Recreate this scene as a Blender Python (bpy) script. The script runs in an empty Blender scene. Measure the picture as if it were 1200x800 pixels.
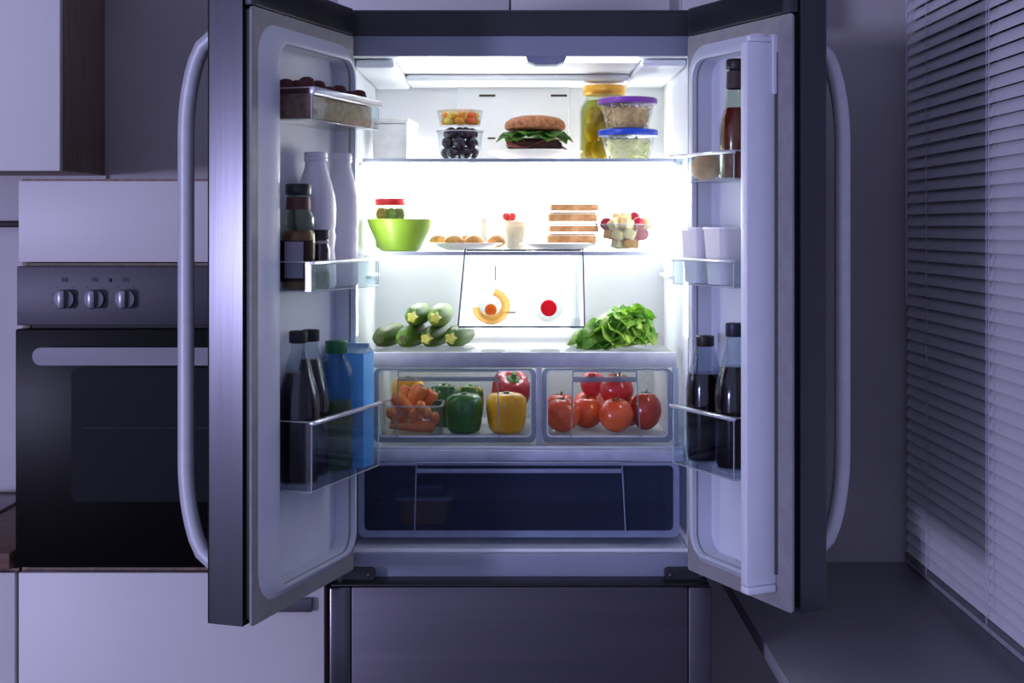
import bpy, bmesh, math, random
from mathutils import Vector, Matrix
PI = math.pi
random.seed(7)
S = bpy.context.scene
C = S.collection

# ------------------------------------------------------------------ camera, light, exposure
F = 1600.0            # focal length in pixels of the 1200x800 frame
CZ = 1.48             # eye height
HY = 265.0            # pixel row of the horizon
cam = bpy.data.objects.new('camera', bpy.data.cameras.new('camera'))
C.objects.link(cam)
cam.location = (0, 0, CZ)
cam.rotation_euler = (PI/2, 0, 0)
cam.data.sensor_width = 36.0
cam.data.lens = F/1200*36
cam.data.shift_y = -(400-HY)/1200
cam.data.clip_start = 0.05
S.camera = cam

w = bpy.data.worlds.new('night_sky'); S.world = w; w.use_nodes = True
bg = w.node_tree.nodes['Background']
bg.inputs[0].default_value = (0.27, 0.275, 0.47, 1)
bg.inputs[1].default_value = 1.9

def area(name, loc, target, sx, sy, power, col):
    l = bpy.data.lights.new(name, 'AREA'); l.shape = 'RECTANGLE'
    l.size = sx; l.size_y = sy; l.energy = power; l.color = col
    o = bpy.data.objects.new(name, l); C.objects.link(o)
    o.location = loc
    o.rotation_euler = (Vector(target)-Vector(loc)).to_track_quat('-Z', 'Y').to_euler()
    return o
# blue evening light coming in through the window of the left wall
area('window_light', (-8.10, -5.98, 1.22), (0.0, 2.5, 1.3), 0.8, 0.9, 480, (0.615, 0.59, 1.0))

S.view_settings.view_transform = 'Standard'
S.view_settings.look = 'None'
S.view_settings.exposure = 0.0
S.view_settings.gamma = 1.0
S.view_settings.use_curve_mapping = False
LIGHT_PANEL = 21.0
FILL_STRIP = 18.0
FILL_CEIL = 9.0
try:
    S.cycles.transparent_max_bounces = 32
    S.cycles.max_bounces = 12
except Exception:
    pass

def P(px, py, Y):
    return Vector(((px-600)*Y/F, Y, CZ-(py-HY)*Y/F))
def PX(px, Y): return (px-600)*Y/F
def PZ(py, Y): return CZ-(py-HY)*Y/F

# ------------------------------------------------------------------ materials
def lin(h):
    h = h.lstrip('#'); out = []
    for i in (0, 2, 4):
        c = int(h[i:i+2], 16)/255
        out.append(c/12.92 if c <= .04045 else ((c+.055)/1.055)**2.4)
    return (*out, 1)
MATS = {}
def M(name, col, rough=.5, metal=0, var=.08, scale=40, bump=0, col2=None, stretch=None, spec=.5, lo=.35, hi=.65,
      sss=0, coat=0, alpha_mix=None):
    if name in MATS: return MATS[name]
    m = bpy.data.materials.new(name); m.use_nodes = True
    nt = m.node_tree; n = nt.nodes; b = n['Principled BSDF']
    c = lin(col) if isinstance(col, str) else col
    tc = n.new('ShaderNodeTexCoord'); mp = n.new('ShaderNodeMapping')
    nt.links.new(tc.outputs['Object'], mp.inputs[0])
    if stretch: mp.inputs['Scale'].default_value = stretch
    ns = n.new('ShaderNodeTexNoise'); ns.inputs['Scale'].default_value = scale; ns.inputs['Detail'].default_value = 4
    nt.links.new(mp.outputs[0], ns.inputs['Vector'])
    rp = n.new('ShaderNodeValToRGB')
    rp.color_ramp.elements[0].position = lo; rp.color_ramp.elements[1].position = hi
    if col2:
        rp.color_ramp.elements[0].color = c; rp.color_ramp.elements[1].color = lin(col2) if isinstance(col2, str) else col2
    else:
        rp.color_ramp.elements[0].color = (*[x*(1-var) for x in c[:3]], 1)
        rp.color_ramp.elements[1].color = (*[min(1, x*(1+var)) for x in c[:3]], 1)
    nt.links.new(ns.outputs['Fac'], rp.inputs[0]); nt.links.new(rp.outputs[0], b.inputs['Base Color'])
    b.inputs['Roughness'].default_value = rough; b.inputs['Metallic'].default_value = metal
    b.inputs['Specular IOR Level'].default_value = spec
    if coat: b.inputs['Coat Weight'].default_value = coat; b.inputs['Coat Roughness'].default_value = .08
    if sss:
        b.inputs['Subsurface Weight'].default_value = sss; b.inputs['Subsurface Radius'].default_value = (.01, .006, .004)
    if bump:
        bp = n.new('ShaderNodeBump'); bp.inputs['Strength'].default_value = bump; bp.inputs['Distance'].default_value = .002
        nt.links.new(ns.outputs['Fac'], bp.inputs['Height']); nt.links.new(bp.outputs[0], b.inputs['Normal'])
    MATS[name] = m
    return m
def GLASS(name, tint='#ffffff', rough=.03, haze=0.0, hazecol='#ffffff', ior=1.45, translucent=False):
    """thin clear sheet: see-through, mirror-like at grazing angles, optionally milky"""
    if name in MATS: return MATS[name]
    m = bpy.data.materials.new(name); m.use_nodes = True
    nt = m.node_tree; n = nt.nodes
    n.remove(n['Principled BSDF']); out = n['Material Output']
    tr = n.new('ShaderNodeBsdfTransparent'); tr.inputs[0].default_value = lin(tint)
    gl = n.new('ShaderNodeBsdfGlossy'); gl.inputs['Roughness'].default_value = rough
    lw = n.new('ShaderNodeLayerWeight'); lw.inputs[0].default_value = .5
    pw = n.new('ShaderNodeMath'); pw.operation = 'POWER'; pw.inputs[1].default_value = 4.5
    ml = n.new('ShaderNodeMath'); ml.operation = 'MULTIPLY_ADD'; ml.inputs[1].default_value = .7; ml.inputs[2].default_value = .010
    nt.links.new(lw.outputs['Facing'], pw.inputs[0]); nt.links.new(pw.outputs[0], ml.inputs[0])
    mx = n.new('ShaderNodeMixShader')
    nt.links.new(ml.outputs[0], mx.inputs[0]); nt.links.new(tr.outputs[0], mx.inputs[1]); nt.links.new(gl.outputs[0], mx.inputs[2])
    last = mx
    if haze:
        d = n.new('ShaderNodeBsdfDiffuse'); d.inputs[0].default_value = lin(hazecol)
        t = n.new('ShaderNodeBsdfTranslucent'); t.inputs[0].default_value = lin(hazecol)
        a = n.new('ShaderNodeMixShader'); a.inputs[0].default_value = .5
        nt.links.new(d.outputs[0], a.inputs[1]); nt.links.new(t.outputs[0], a.inputs[2])
        ns = n.new('ShaderNodeTexNoise'); ns.inputs['Scale'].default_value = 25
        mr = n.new('ShaderNodeMapRange'); mr.inputs['To Min'].default_value = haze*.85; mr.inputs['To Max'].default_value = min(1, haze*1.15)
        nt.links.new(ns.outputs['Fac'], mr.inputs['Value'])
        k = n.new('ShaderNodeMixShader'); nt.links.new(mr.outputs[0], k.inputs[0])
        nt.links.new(mx.outputs[0], k.inputs[1]); nt.links.new(a.outputs[0], k.inputs[2]); last = k
    nt.links.new(last.outputs[0], out.inputs[0])
    MATS[name] = m
    return m
def EMIT(name, col, strength):
    m = bpy.data.materials.new(name); m.use_nodes = True
    nt = m.node_tree; n = nt.nodes; n.remove(n['Principled BSDF'])
    e = n.new('ShaderNodeEmission'); e.inputs[0].default_value = lin(col); e.inputs[1].default_value = strength
    nt.links.new(e.outputs[0], n['Material Output'].inputs[0]); MATS[name] = m
    return m

steel = M('brushed_steel', '#4b4b51', .215, .9, .06, 60, .03, stretch=(1, 1, .04))
steel_dark = M('dark_steel', '#57545c', .42, .9, .06, 50, .03, stretch=(.05, .05, 1))
handle_m = M('satin_handle', '#c4c6ce', .45, .15, .04)
blackp = M('black_plastic', '#131318', .45)
darkp = M('dark_plastic', '#23232b', .5)
greyp = M('grey_gasket', '#8d8d90', .6)
linerm = M('white_liner', '#e4eaef', .32, 0, .02, 8)
dlinerm = M('white_door_liner', '#ccd2de', .35, 0, .02, 8)
trimm = M('grey_shelf_trim', '#9aa3b4', .35, .2, .05)
railm = M('chrome_rail', '#d9dde4', .2, .5, .03)
clear = GLASS('clear_plastic', '#f4f8fa', .03)
clear_edge = GLASS('clear_plastic_edge', '#dfe7ee', .08, .35)
shelfglass = GLASS('shelf_glass', '#f7f9fb', .02)
crispglass = GLASS('crisper_plastic', '#f4f5f6', .06)
frost = GLASS('frosted_plastic', '#f0f4f4', .2, .45)
darkglass = GLASS('smoky_drawer', '#dde1ea', .08, .09, '#7f8dad')
whitelam = M('white_laminate', '#d8d5d6', .45, 0, .02, 3)
wallm = M('painted_wall', '#b9b6b8', .8, 0, .04, 6, .05)
splash = M('pale_backsplash', '#c9c7cc', .6, 0, .05, 5)
woodm = M('walnut_veneer', '#7d695f', .5, 0, .2, 12, .05, col2='#96806f', stretch=(8, 8, .6))
woodtop = M('oak_worktop', '#5d453a', .5, 0, .2, 14, .05, col2='#7a5d4c', stretch=(.6, 8, 8))
sillm = M('white_sill', '#a9a8ae', .4, 0, .04, 5)
slatm = M('blind_slat', '#f0eff6', .45, 0, .03, 10)
cordm = M('blind_cord', '#c0bfca', .8)
floorm = M('grey_floor', '#55525a', .6, 0, .1, 5)
ovglass = M('oven_black_glass', '#060608', .35, 0, .05, 10, spec=.12)

# ------------------------------------------------------------------ mesh helpers
W = {}
ident = lambda a, b, c: Vector((a, b, c))
def addverts(bm, pts, f): return [bm.verts.new(f(*p)) for p in pts]
def box(bm, x0, x1, y0, y1, z0, z1, bev=0, f=ident, seg=2):
    vs = addverts(bm, [(x, y, z) for z in (z0, z1) for y in (y0, y1) for x in (x0, x1)], f)
    fs = [(0, 2, 3, 1), (4, 5, 7, 6), (0, 1, 5, 4), (2, 6, 7, 3), (0, 4, 6, 2), (1, 3, 7, 5)]
    faces = [bm.faces.new([vs[i] for i in q]) for q in fs]
    if bev:
        es = list({e for fc in faces for e in fc.edges})
        bmesh.ops.bevel(bm, geom=es, offset=bev, segments=seg, affect='EDGES', profile=.5)
def rrect(x0, x1, y0, y1, r, n=5):
    pts = []
    for cx, cy, a in ((x1-r, y1-r, 0), (x0+r, y1-r, 90), (x0+r, y0+r, 180), (x1-r, y0+r, 270)):
        for i in range(n+1):
            t = math.radians(a+90*i/n); pts.append((cx+r*math.cos(t), cy+r*math.sin(t)))
    return pts
def prism(bm, pts, h0, h1, f=ident):
    a = [bm.verts.new(f(x, y, h0)) for x, y in pts]; b = [bm.verts.new(f(x, y, h1)) for x, y in pts]
    n = len(pts)
    bm.faces.new(a[::-1]); bm.faces.new(b)
    for i in range(n): bm.faces.new((a[i], a[(i+1) % n], b[(i+1) % n], b[i]))
def ring(bm, po, pi, h0, h1, f=ident):
    n = len(po)
    A = [bm.verts.new(f(x, y, h0)) for x, y in po]; B = [bm.verts.new(f(x, y, h1)) for x, y in po]
    a = [bm.verts.new(f(x, y, h0)) for x, y in pi]; b = [bm.verts.new(f(x, y, h1)) for x, y in pi]
    for i in range(n):
        j = (i+1) % n
        bm.faces.new((A[i], A[j], B[j], B[i])); bm.faces.new((a[j], a[i], b[i], b[j]))
        bm.faces.new((B[i], B[j], b[j], b[i])); bm.faces.new((A[j], A[i], a[i], a[j]))
def lathe(bm, prof, seg=28, o=(0, 0, 0), lobes=None):
    rings = []
    for r, z in prof:
        if r < 1e-6: rings.append([bm.verts.new((o[0], o[1], o[2]+z))])
        else:
            rg = []
            for i in range(seg):
                t = 2*PI*i/seg; rr = r*(lobes(t, z) if lobes else 1)
                rg.append(bm.verts.new((o[0]+rr*math.cos(t), o[1]+rr*math.sin(t), o[2]+z)))
            rings.append(rg)
    for a, b in zip(rings, rings[1:]):
        for i in range(seg):
            j = (i+1) % seg
            if len(a) == 1 and len(b) == 1: continue
            if len(a) == 1: bm.faces.new((a[0], b[j], b[i]))
            elif len(b) == 1: bm.faces.new((a[i], a[j], b[0]))
            else: bm.faces.new((a[i], a[j], b[j], b[i]))
def tube(bm, pts, rad, seg=10, flat=1.0, side=None):
    pts = [Vector(p) for p in pts]; rings = []
    for i, p in enumerate(pts):
        d = (pts[min(i+1, len(pts)-1)]-pts[max(i-1, 0)]).normalized()
        s = Vector(side) if side else (Vector((0, 0, 1)) if abs(d.z) < .9 else Vector((1, 0, 0)))
        a = d.cross(s).normalized(); b = d.cross(a).normalized()
        r = rad(i/(len(pts)-1)) if callable(rad) else rad
        rings.append([bm.verts.new(p+a*(r*math.cos(2*PI*k/seg))+b*(r*flat*math.sin(2*PI*k/seg))) for k in range(seg)])
    for a, b in zip(rings, rings[1:]):
        for i in range(seg):
            j = (i+1) % seg; bm.faces.new((a[i], a[j], b[j], b[i]))
    bm.faces.new(rings[0][::-1]); bm.faces.new(rings[-1])
def blob(bm, rx, ry, rz, o=(0, 0, 0), u=16, v=10, fn=None):
    """closed rounded body; fn(theta, phi) scales the radius"""
    rows = []
    for j in range(v+1):
        ph = -PI/2+PI*j/v
        if j in (0, v): rows.append([bm.verts.new((o[0], o[1], o[2]+rz*math.sin(ph)*(fn(0, ph) if fn else 1)))]); continue
        row = []
        for i in range(u):
            t = 2*PI*i/u; k = fn(t, ph) if fn else 1
            row.append(bm.verts.new((o[0]+rx*k*math.cos(ph)*math.cos(t), o[1]+ry*k*math.cos(ph)*math.sin(t), o[2]+rz*k*math.sin(ph))))
        rows.append(row)
    for a, b in zip(rows, rows[1:]):
        for i in range(u):
            j = (i+1) % u
            if len(a) == 1: bm.faces.new((a[0], b[j], b[i]))
            elif len(b) == 1: bm.faces.new((a[i], a[j], b[0]))
            else: bm.faces.new((a[i], a[j], b[j], b[i]))
def mk(name, bm, mat, parent=None, world=True, ang=38, smooth=True):
    """link the bmesh as ONE object; world=True: vertices are world positions, the origin moves to the piece's base"""
    bmesh.ops.recalc_face_normals(bm, faces=bm.faces)
    me = bpy.data.meshes.new(name)
    c = Vector((0, 0, 0))
    if world:
        xs = [v.co for v in bm.verts]
        c = Vector(((min(v.x for v in xs)+max(v.x for v in xs))/2, (min(v.y for v in xs)+max(v.y for v in xs))/2, min(v.z for v in xs)))
        bmesh.ops.translate(bm, vec=-c, verts=bm.verts)
    bm.to_mesh(me); bm.free()
    if smooth:
        me.shade_smooth(); me.set_sharp_from_angle(angle=math.radians(ang))
    me.materials.append(mat)
    o = bpy.data.objects.new(name, me); C.objects.link(o)
    if parent:
        o.parent = parent
    if world:
        o.location = c-(W[parent.name] if parent else Vector((0, 0, 0)))
        W[o.name] = c
    return o
def tag(o, label, cat, group=None):
    o['label'] = label; o['category'] = cat
    if group: o['group'] = group
    return o
def root(name, label, cat, loc=(0, 0, 0), rot=(0, 0, 0), group=None):
    o = bpy.data.objects.new(name, None); C.objects.link(o)
    o.location = loc; o.rotation_euler = rot; W[o.name] = Vector(loc)
    o.empty_display_size = .05
    return tag(o, label, cat, group)
def struct(o): o['kind'] = 'structure'; return o
NB = bmesh.new
def dup(src, loc, rot=None, label=None, group=None):
    r = src.copy(); C.objects.link(r); r.location = loc
    if rot is not None: r.rotation_euler = rot
    if label: r['label'] = label
    if group: r['group'] = group
    for ch in list(src.children):
        c = ch.copy(); C.objects.link(c); c.parent = r
        for g in list(ch.children):
            d = g.copy(); C.objects.link(d); d.parent = c
    return r

# ------------------------------------------------------------------ the room
YW = 3.25; XR = .95; XL = -8.6; YR = -7.2
b = NB(); box(b, XL, XR+.15, YW, YW+.1, 0, 2.6); struct(mk('wall_back', b, wallm))
b = NB(); box(b, XL, XR+.15, YR, YW+.1, -.1, 0); struct(mk('floor', b, floorm))
b = NB(); box(b, XL, XR+.15, 1.0, YW+.1, 2.6, 2.7); struct(mk('ceiling', b, wallm))
b = NB()
box(b, XR, XR+.15, YR, 1.7, 0, 2.6); box(b, XR, XR+.15, 3.17, YW, 0, 2.6)
box(b, XR, XR+.15, 1.7, 3.17, 0, .70); box(b, XR, XR+.15, 1.7, 3.17, 2.15, 2.6)
struct(mk('wall_right', b, wallm))
b = NB()
box(b, XL-.1, XL, YR, -6.9, 0, 2.6); box(b, XL-.1, XL, -5.1, YW+.1, 0, 2.6)
box(b, XL-.1, XL, -6.9, -5.1, 0, .2); box(b, XL-.1, XL, -6.9, -5.1, 2.1, 2.6)
struct(mk('wall_left', b, wallm))
# window behind the blind: frame, mullion and two dark panes
wf = NB()
for z0, z1 in ((.70, .75), (2.10, 2.15)): box(wf, XR+.05, XR+.10, 1.7, 3.17, z0, z1, .004)
for y0, y1 in ((1.7, 1.75), (2.42, 2.47), (3.12, 3.17)): box(wf, XR+.05, XR+.10, y0, y1, .75, 2.10, .004)
win = struct(mk('window_1', wf, M('window_frame_paint', '#bdbcc2', .5)))
nightglass = M('night_window_glass', '#07080d', .05)
for y0, y1 in ((1.75, 2.42), (2.47, 3.12)):
    b = NB(); box(b, XR+.07, XR+.076, y0, y1, .75, 2.10); mk('window_pane', b, nightglass, win)

# deep white window ledge on the right
b = NB(); box(b, .484, XR-.001, 0.9, YW-.001, .650, .682, .003)
tag(mk('window_ledge', b, sillm), 'deep pale window ledge below the venetian blind', 'ledge')
b = NB(); box(b, XR-.016, XR-.001, 0.9, YW-.002, .6825, .697, .002); struct(mk('trim_1', b, M('white_trim', '#c9c8d0', .4)))

# venetian blind
SX = .928
blind = root('venetian_blind', 'pale venetian blind with half-closed slats over the window', 'blind', (SX, 2.45, .70))
pitch = .0262
def slat_mesh():
    bm = NB(); n = 6; prof = []
    tilt = math.radians(64); wd = .030
    for k in range(n+1):
        t = k/n-.5; q = (.25-t*t)*.010
        # room edge low, outer edge high; crowned towards the room
        x = t*wd*math.cos(tilt)-q*math.sin(tilt); z = t*wd*math.sin(tilt)+q*math.cos(tilt)
        prof.append((x, z))
    rows = []
    for y in (-.74, .74):
        rows.append([bm.verts.new((x, y, z)) for x, z in prof]+[bm.verts.new((x+.0003, y, z-.0005)) for x, z in reversed(prof)])
    m = len(rows[0])
    for i in range(m): bm.faces.new((rows[0][i], rows[0][(i+1) % m], rows[1][(i+1) % m], rows[1][i]))
    bm.faces.new(rows[0][::-1]); bm.faces.new(rows[1])
    return bm
s0 = mk('slat', slat_mesh(), slatm, blind, world=False); s0.location = (0, 0, .035)
for k in range(1, 51):
    s = s0.copy(); C.objects.link(s); s.parent = blind; s.location = (0, 0, .035+k*pitch)
b = NB(); box(b, SX-.010, SX+.010, 1.71, 3.19, .706, .720, .003); mk('bottom_rail', b, M('blind_rail', '#77767f', .5), blind)
b = NB(); box(b, SX-.018, SX+.018, 1.71, 3.19, 2.06, 2.10, .003); mk('head_rail', b, slatm, blind)
for yy in (2.637, 3.02, 1.95):
    for dx in (-.012, .012):
        b = NB(); tube(b, [(SX+dx, yy, .71), (SX+dx, yy, 2.06)], .0009, 5); mk('ladder_cord', b, cordm, blind)
    b = NB()
    for k in range(51): tube(b, [(SX-.012, yy, .735+k*pitch-.010), (SX+.012, yy, .735+k*pitch+.010)], .0007, 4)
    o = mk('ladder_rungs', b, cordm, blind); o['kind'] = 'stuff'
b = NB(); tube(b, [(SX-.022, 3.135, 1.30), (SX-.022, 3.135, 2.06)], .0022, 6); mk('tilt_wand', b, cordm, blind)
b = NB(); tube(b, [(SX-.020, 2.60, .74), (SX-.020, 2.60, 2.06)], .0009, 5); mk('pull_cord', b, cordm, blind)

# ------------------------------------------------------------------ kitchen units on the left
YO = 2.653
TX0, TX1 = -.962, -.362
t = root('oven_tower', 'half-height cabinet housing the built-in oven, white flap above', 'cabinet', ((TX0+TX1)/2, 2.95, 0))
b = NB()
zt = PZ(209, YO)
box(b, TX0+.002, TX0+.018, YO+.022, YW-.002, 0, zt, .001); box(b, TX1-.018, TX1-.002, YO+.022, YW-.002, 0, zt, .001)
box(b, TX0+.018, TX1-.018, YO+.022, YW-.002, zt-.018, zt); box(b, TX0+.018, TX1-.018, YO+.022, YW-.002, PZ(312, YO)-.012, PZ(312, YO)+.006)
box(b, TX0+.018, TX1-.018, YO+.022, YW-.002, PZ(668, YO)-.018, PZ(668, YO)); box(b, TX0+.018, TX1-.018, YW-.012, YW-.002, 0, zt)
mk('carcass', b, woodm, t)
b = NB(); box(b, TX0+.003, TX1-.003, YO, YO+.019, PZ(307, YO), PZ(212, YO), .0015); mk('flap_door', b, whitelam, t)
b = NB(); box(b, TX0+.003, TX1-.003, YO, YO+.019, .12, PZ(671, YO), .0015); dr = mk('drawer_front', b, whitelam, t)
pull = M('grey_pull', '#6f6c74', .4, .6)
b = NB(); hx0, hx1 = PX(300, YO-.02), PX(365, YO-.02)
box(b, hx0, hx1, YO-.014, YO-.0005, PZ(715, YO), PZ(699, YO), .002); mk('pull_handle', b, pull, dr)
b = NB(); box(b, TX0-.008, TX0+.002, YO+.03, YO+.06, PZ(472, YO), PZ(456, YO), .003); mk('side_bumper', b, blackp, t)

ov = root('oven', 'built-in oven with black glass door, steel control panel and three knobs', 'oven', ((TX0+TX1)/2, 2.9, PZ(666, YO)))
ox0, ox1 = TX0+.001, TX1-.001
b = NB(); box(b, ox0, ox1, YO-.004, YO+.02, PZ(381, YO), PZ(312, YO), .002); cp = mk('control_panel', b, M('oven_panel_steel', '#4c4a50', .5, .8, .05, 60, .02, stretch=(.05, 1, 1)), ov)
b = NB(); box(b, ox0+.02, ox1-.02, YO+.021, YO+.5, PZ(664, YO), PZ(316, YO)); mk('oven_body', b, darkp, ov)
b = NB(); box(b, ox0, ox1, YO-.012, YO+.019, PZ(663, YO), PZ(385, YO), .003); od = mk('oven_door', b, ovglass, ov)
b = NB(); wpts = rrect(PX(86, YO), PX(335, YO), PZ(586, YO), PZ(430, YO), .012)
prism(b, wpts, YO-.0132, YO-.0122, lambda x, z, y: Vector((x, y, z))); mk('oven_window', b, M('oven_window_glass', '#12141b', .35, spec=.2), od)
b = NB(); tube(b, [(PX(100, YO), YO-.0136, PZ(500, YO)), (PX(330, YO), YO-.0136, PZ(500, YO))], .0010, 6); mk('oven_rack_bar', b, M('oven_rack', '#4a4d55', .4, .5), od)
b = NB()
hz = PZ(417, YO-.04); hp = rrect(PX(39, YO-.04), PX(345, YO-.04), hz-.0175, hz+.0165, .0165, 6)
prism(b, hp, YO-.046, YO-.034, lambda x, z, y: Vector((x, y, z))); h = mk('oven_handle', b, M('oven_handle_steel', '#8a8890', .55, .5, .04, 50, stretch=(.1, 1, 1)), od)
for px in (70, 318):
    b = NB(); tube(b, [(PX(px, YO), YO-.011, hz), (PX(px, YO), YO-.036, hz)], .009, 12); mk('handle_post', b, blackp, od)
knobm = M('oven_knob', '#8b8a93', .3, .55)
for px in (77, 112, 148):
    kz = PZ(350, YO); kx = PX(px, YO)
    b = NB()
    prism(b, [(kx+.0185*math.cos(a*PI/14), kz+.0185*math.sin(a*PI/14)) for a in range(28)], YO-.012, YO-.0042, lambda x, z, y: Vector((x, y, z)))
    k = mk('knob', b, knobm, cp)
    b = NB(); box(b, kx-.0085, kx+.0065, YO-.030, YO-.0121, kz-.0185, kz+.0185, .005); mk('knob_grip', b, knobm, cp)
    b = NB()
    for q in range(9):
        if q == 4: continue
        a = PI*1.5+(q-4)*PI/5.2
        box(b, kx+.027*math.cos(a+PI)-.0009, kx+.027*math.cos(a+PI)+.0009, YO-.0046, YO-.0041, kz-.027*math.sin(a)-.0009, kz-.027*math.sin(a)+.0009)
    o = mk('scale_marks', b, blackp, cp)
    b = NB(); box(b, kx-.006, kx+.006, YO-.0046, YO-.0041, PZ(330, YO), PZ(325, YO)); ring_z = PZ(327.5, YO)
    mk('symbol_mark', b, M('printed_grey', '#3c3a42', .6), cp)
b = NB(); blob(b, .0035, .002, .0035, (PX(130, YO), YO-.0045, PZ(328, YO)), 10, 6); mk('pilot_lamp', b, M('pilot_red', '#2a0a10', .2), cp)

# base unit, worktop, hob, backsplash, dark bar at the far left
b = NB(); box(b, -1.60, TX0-.003, YO+.02, YW-.002, .12, PZ(668, YO)-.001)
bc = root('base_cabinet', 'white base cabinet under the wooden worktop', 'cabinet', (-1.28, 2.95, 0))
mk('carcass', b, woodm, bc)
b = NB(); box(b, -1.60, TX0-.004, YO, YO+.019, .12, PZ(671, YO), .0015); mk('door', b, whitelam, bc)
b = NB(); box(b, -1.60, TX0-.010, YO-.012, YW-.002, PZ(667, YO)+.001, PZ(646, YO), .003)
tag(mk('worktop', b, woodtop), 'brown wooden worktop beside the oven', 'worktop')
wt = PZ(646, YO)
b = NB(); box(b, -1.55, -1.125, 2.85, 3.17, wt+.0005, wt+.008, .003)
hb = root('cooktop', 'dark cooktop set on the brown worktop', 'cooktop', (-1.33, 3.0, wt))
mk('glass_plate', b, M('hob_metal', '#5b5960', .3, .5), hb)
for hx, hy in ((-1.42, 3.08), (-1.25, 3.08), (-1.42, 2.94), (-1.25, 2.94)):
    b = NB(); lathe(b, [(0, 0), (.055, 0), (.055, .004), (0, .004)], 24, (hx, hy, wt+.0082)); mk('burner', b, blackp, hb)
b = NB(); box(b, -1.60, TX0-.002, YW-.010, YW-.001, wt+.001, 1.60); struct(mk('trim_2', b, splash))
rl = root('wall_bar', 'dark horizontal bar on the pale backsplash', 'rail', (-1.3, 3.2, PZ(263, 3.2)))
b = NB(); tube(b, [(-1.58, 3.205, PZ(262.5, 3.2)), (TX0-.02, 3.205, PZ(262.5, 3.2))], .008, 10); mk('bar', b, M('bar_brown', '#3a3034', .6), rl)  # plain dark bar across the backsplash
for xx in (-1.5, -1.1):
    b = NB(); tube(b, [(xx, 3.205, PZ(262.5, 3.2)), (xx, YW-.011, PZ(262.5, 3.2))], .005, 8); mk('bracket', b, pull, rl)

uc = root('wall_cabinet', 'white wall cabinet with a brown wooden side panel', 'cabinet', (-1.25, 3.08, PZ(200, 2.92)))
ux = PX(70, 2.92); uz = PZ(200, 2.92)
b = NB(); box(b, -1.60, ux-.001, 2.940, YW-.002, uz+.002, 2.25, .001); mk('carcass', b, woodm, uc)
b = NB(); box(b, -1.60, ux, 2.92, 2.9385, uz, 2.25, .001); mk('door', b, M('white_lightened', '#f0eef0', .4, 0, .02, 3), uc)  # lighter white imitates the stronger light on this cabinet
# cupboards above the refrigerator
oc = root('overhead_cabinet', 'white overhead cabinet above the refrigerator', 'cabinet', (0.0, 3.08, 1.925))
b = NB(); box(b, -.37, .47, 2.925, YW-.002, 1.93, 2.4, .001); mk('carcass', b, whitelam, oc)
for x0, x1 in ((-.37, -.006), (-.002, .335), (.362, .47)):
    b = NB(); box(b, x0, x1, 2.90, 2.9235, 1.925, 2.4, .0015); mk('door', b, whitelam, oc)

# ------------------------------------------------------------------ refrigerator
YB = 2.565; YF = 2.5; FX0, FX1 = -.336, .366
LX0, LX1 = -.300, .3335; BACK = 3.0
CEIL = PZ(66, YB); TOP = 1.886
FLOORZ = .872
fr = root('refrigerator', 'stainless steel french-door refrigerator standing open, lit inside', 'refrigerator', ((FX0+FX1)/2, 2.85, 0))
b = NB()
box(b, FX0, FX0+.006, YB, 3.2, .03, TOP-.004, .001); box(b, FX1-.006, FX1, YB, 3.2, .03, TOP-.004, .001)
box(b, FX0, FX1, YB, 3.2, TOP-.004, TOP, .001); box(b, FX0, FX1, 3.19, 3.2, .03, TOP-.004)
mk('casing', b, steel_dark, fr)
b = NB()
box(b, FX0+.0065, LX0, YB, BACK+.02, .80, PZ(42, YB)); box(b, LX1, FX1-.0065, YB, BACK+.02, .80, PZ(42, YB))
box(b, LX0, LX1, YB+.004, BACK+.02, CEIL, PZ(42, YB)); box(b, LX0, LX1, BACK, BACK+.02, FLOORZ, CEIL)
box(b, LX0, LX1, YB+.012, BACK+.02, .80, FLOORZ, .004)
mk('liner', b, linerm, fr)
b = NB(); box(b, FX0+.0065, FX1-.0065, YB-.002, YB+.15, PZ(42, YB)+.0005, TOP-.0045); mk('top_fascia', b, darkp, fr)
flm = M('flange_shade_grey', '#8d95a8', .45, 0, .03, 8)  # grey imitates shade on the front flange and sill of the liner
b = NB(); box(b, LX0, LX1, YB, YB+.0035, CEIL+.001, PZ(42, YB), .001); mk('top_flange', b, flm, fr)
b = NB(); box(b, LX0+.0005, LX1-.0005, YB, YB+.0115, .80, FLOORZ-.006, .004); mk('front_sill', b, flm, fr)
# stepped ceiling cheeks and back ledge of the liner
b = NB()
box(b, LX0+.001, PX(463, 2.60), 2.600, BACK-.001, CEIL-.019, CEIL-.0005, .007); mk('ceiling_step', b, linerm, fr)
b = NB()
box(b, PX(752, 2.60), LX1-.001, 2.600, BACK-.001, CEIL-.015, CEIL-.0005, .006); mk('ceiling_step', b, linerm, fr)
b = NB()
box(b, PX(463, 2.60)+.001, PX(752, 2.60)-.001, 2.86, BACK-.001, CEIL-.016, CEIL-.0005, .005); mk('ceiling_step', b, linerm, fr)
b = NB(); box(b, PX(466, 2.60), PX(749, 2.60), 2.600, 2.616, CEIL-.006, CEIL-.0006, .002); o = mk('fill_strip', b, EMIT('ceiling_fill_glow', '#f4f8ff', FILL_CEIL), fr)  # added strip, brightens the food fronts on the top shelf
b = NB(); prism(b, [(PX(616, 2.58), CEIL+.003), (PX(664, 2.58), CEIL+.003), (PX(662, 2.58), CEIL-.008), (PX(652, 2.58), CEIL-.015), (PX(628, 2.58), CEIL-.015), (PX(618, 2.58), CEIL-.008)],
                2.568, 2.60, lambda x, z, y: Vector((x, y, z))); mk('mullion_guide', b, M('guide_grey', '#8088a0', .4), fr)
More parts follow.
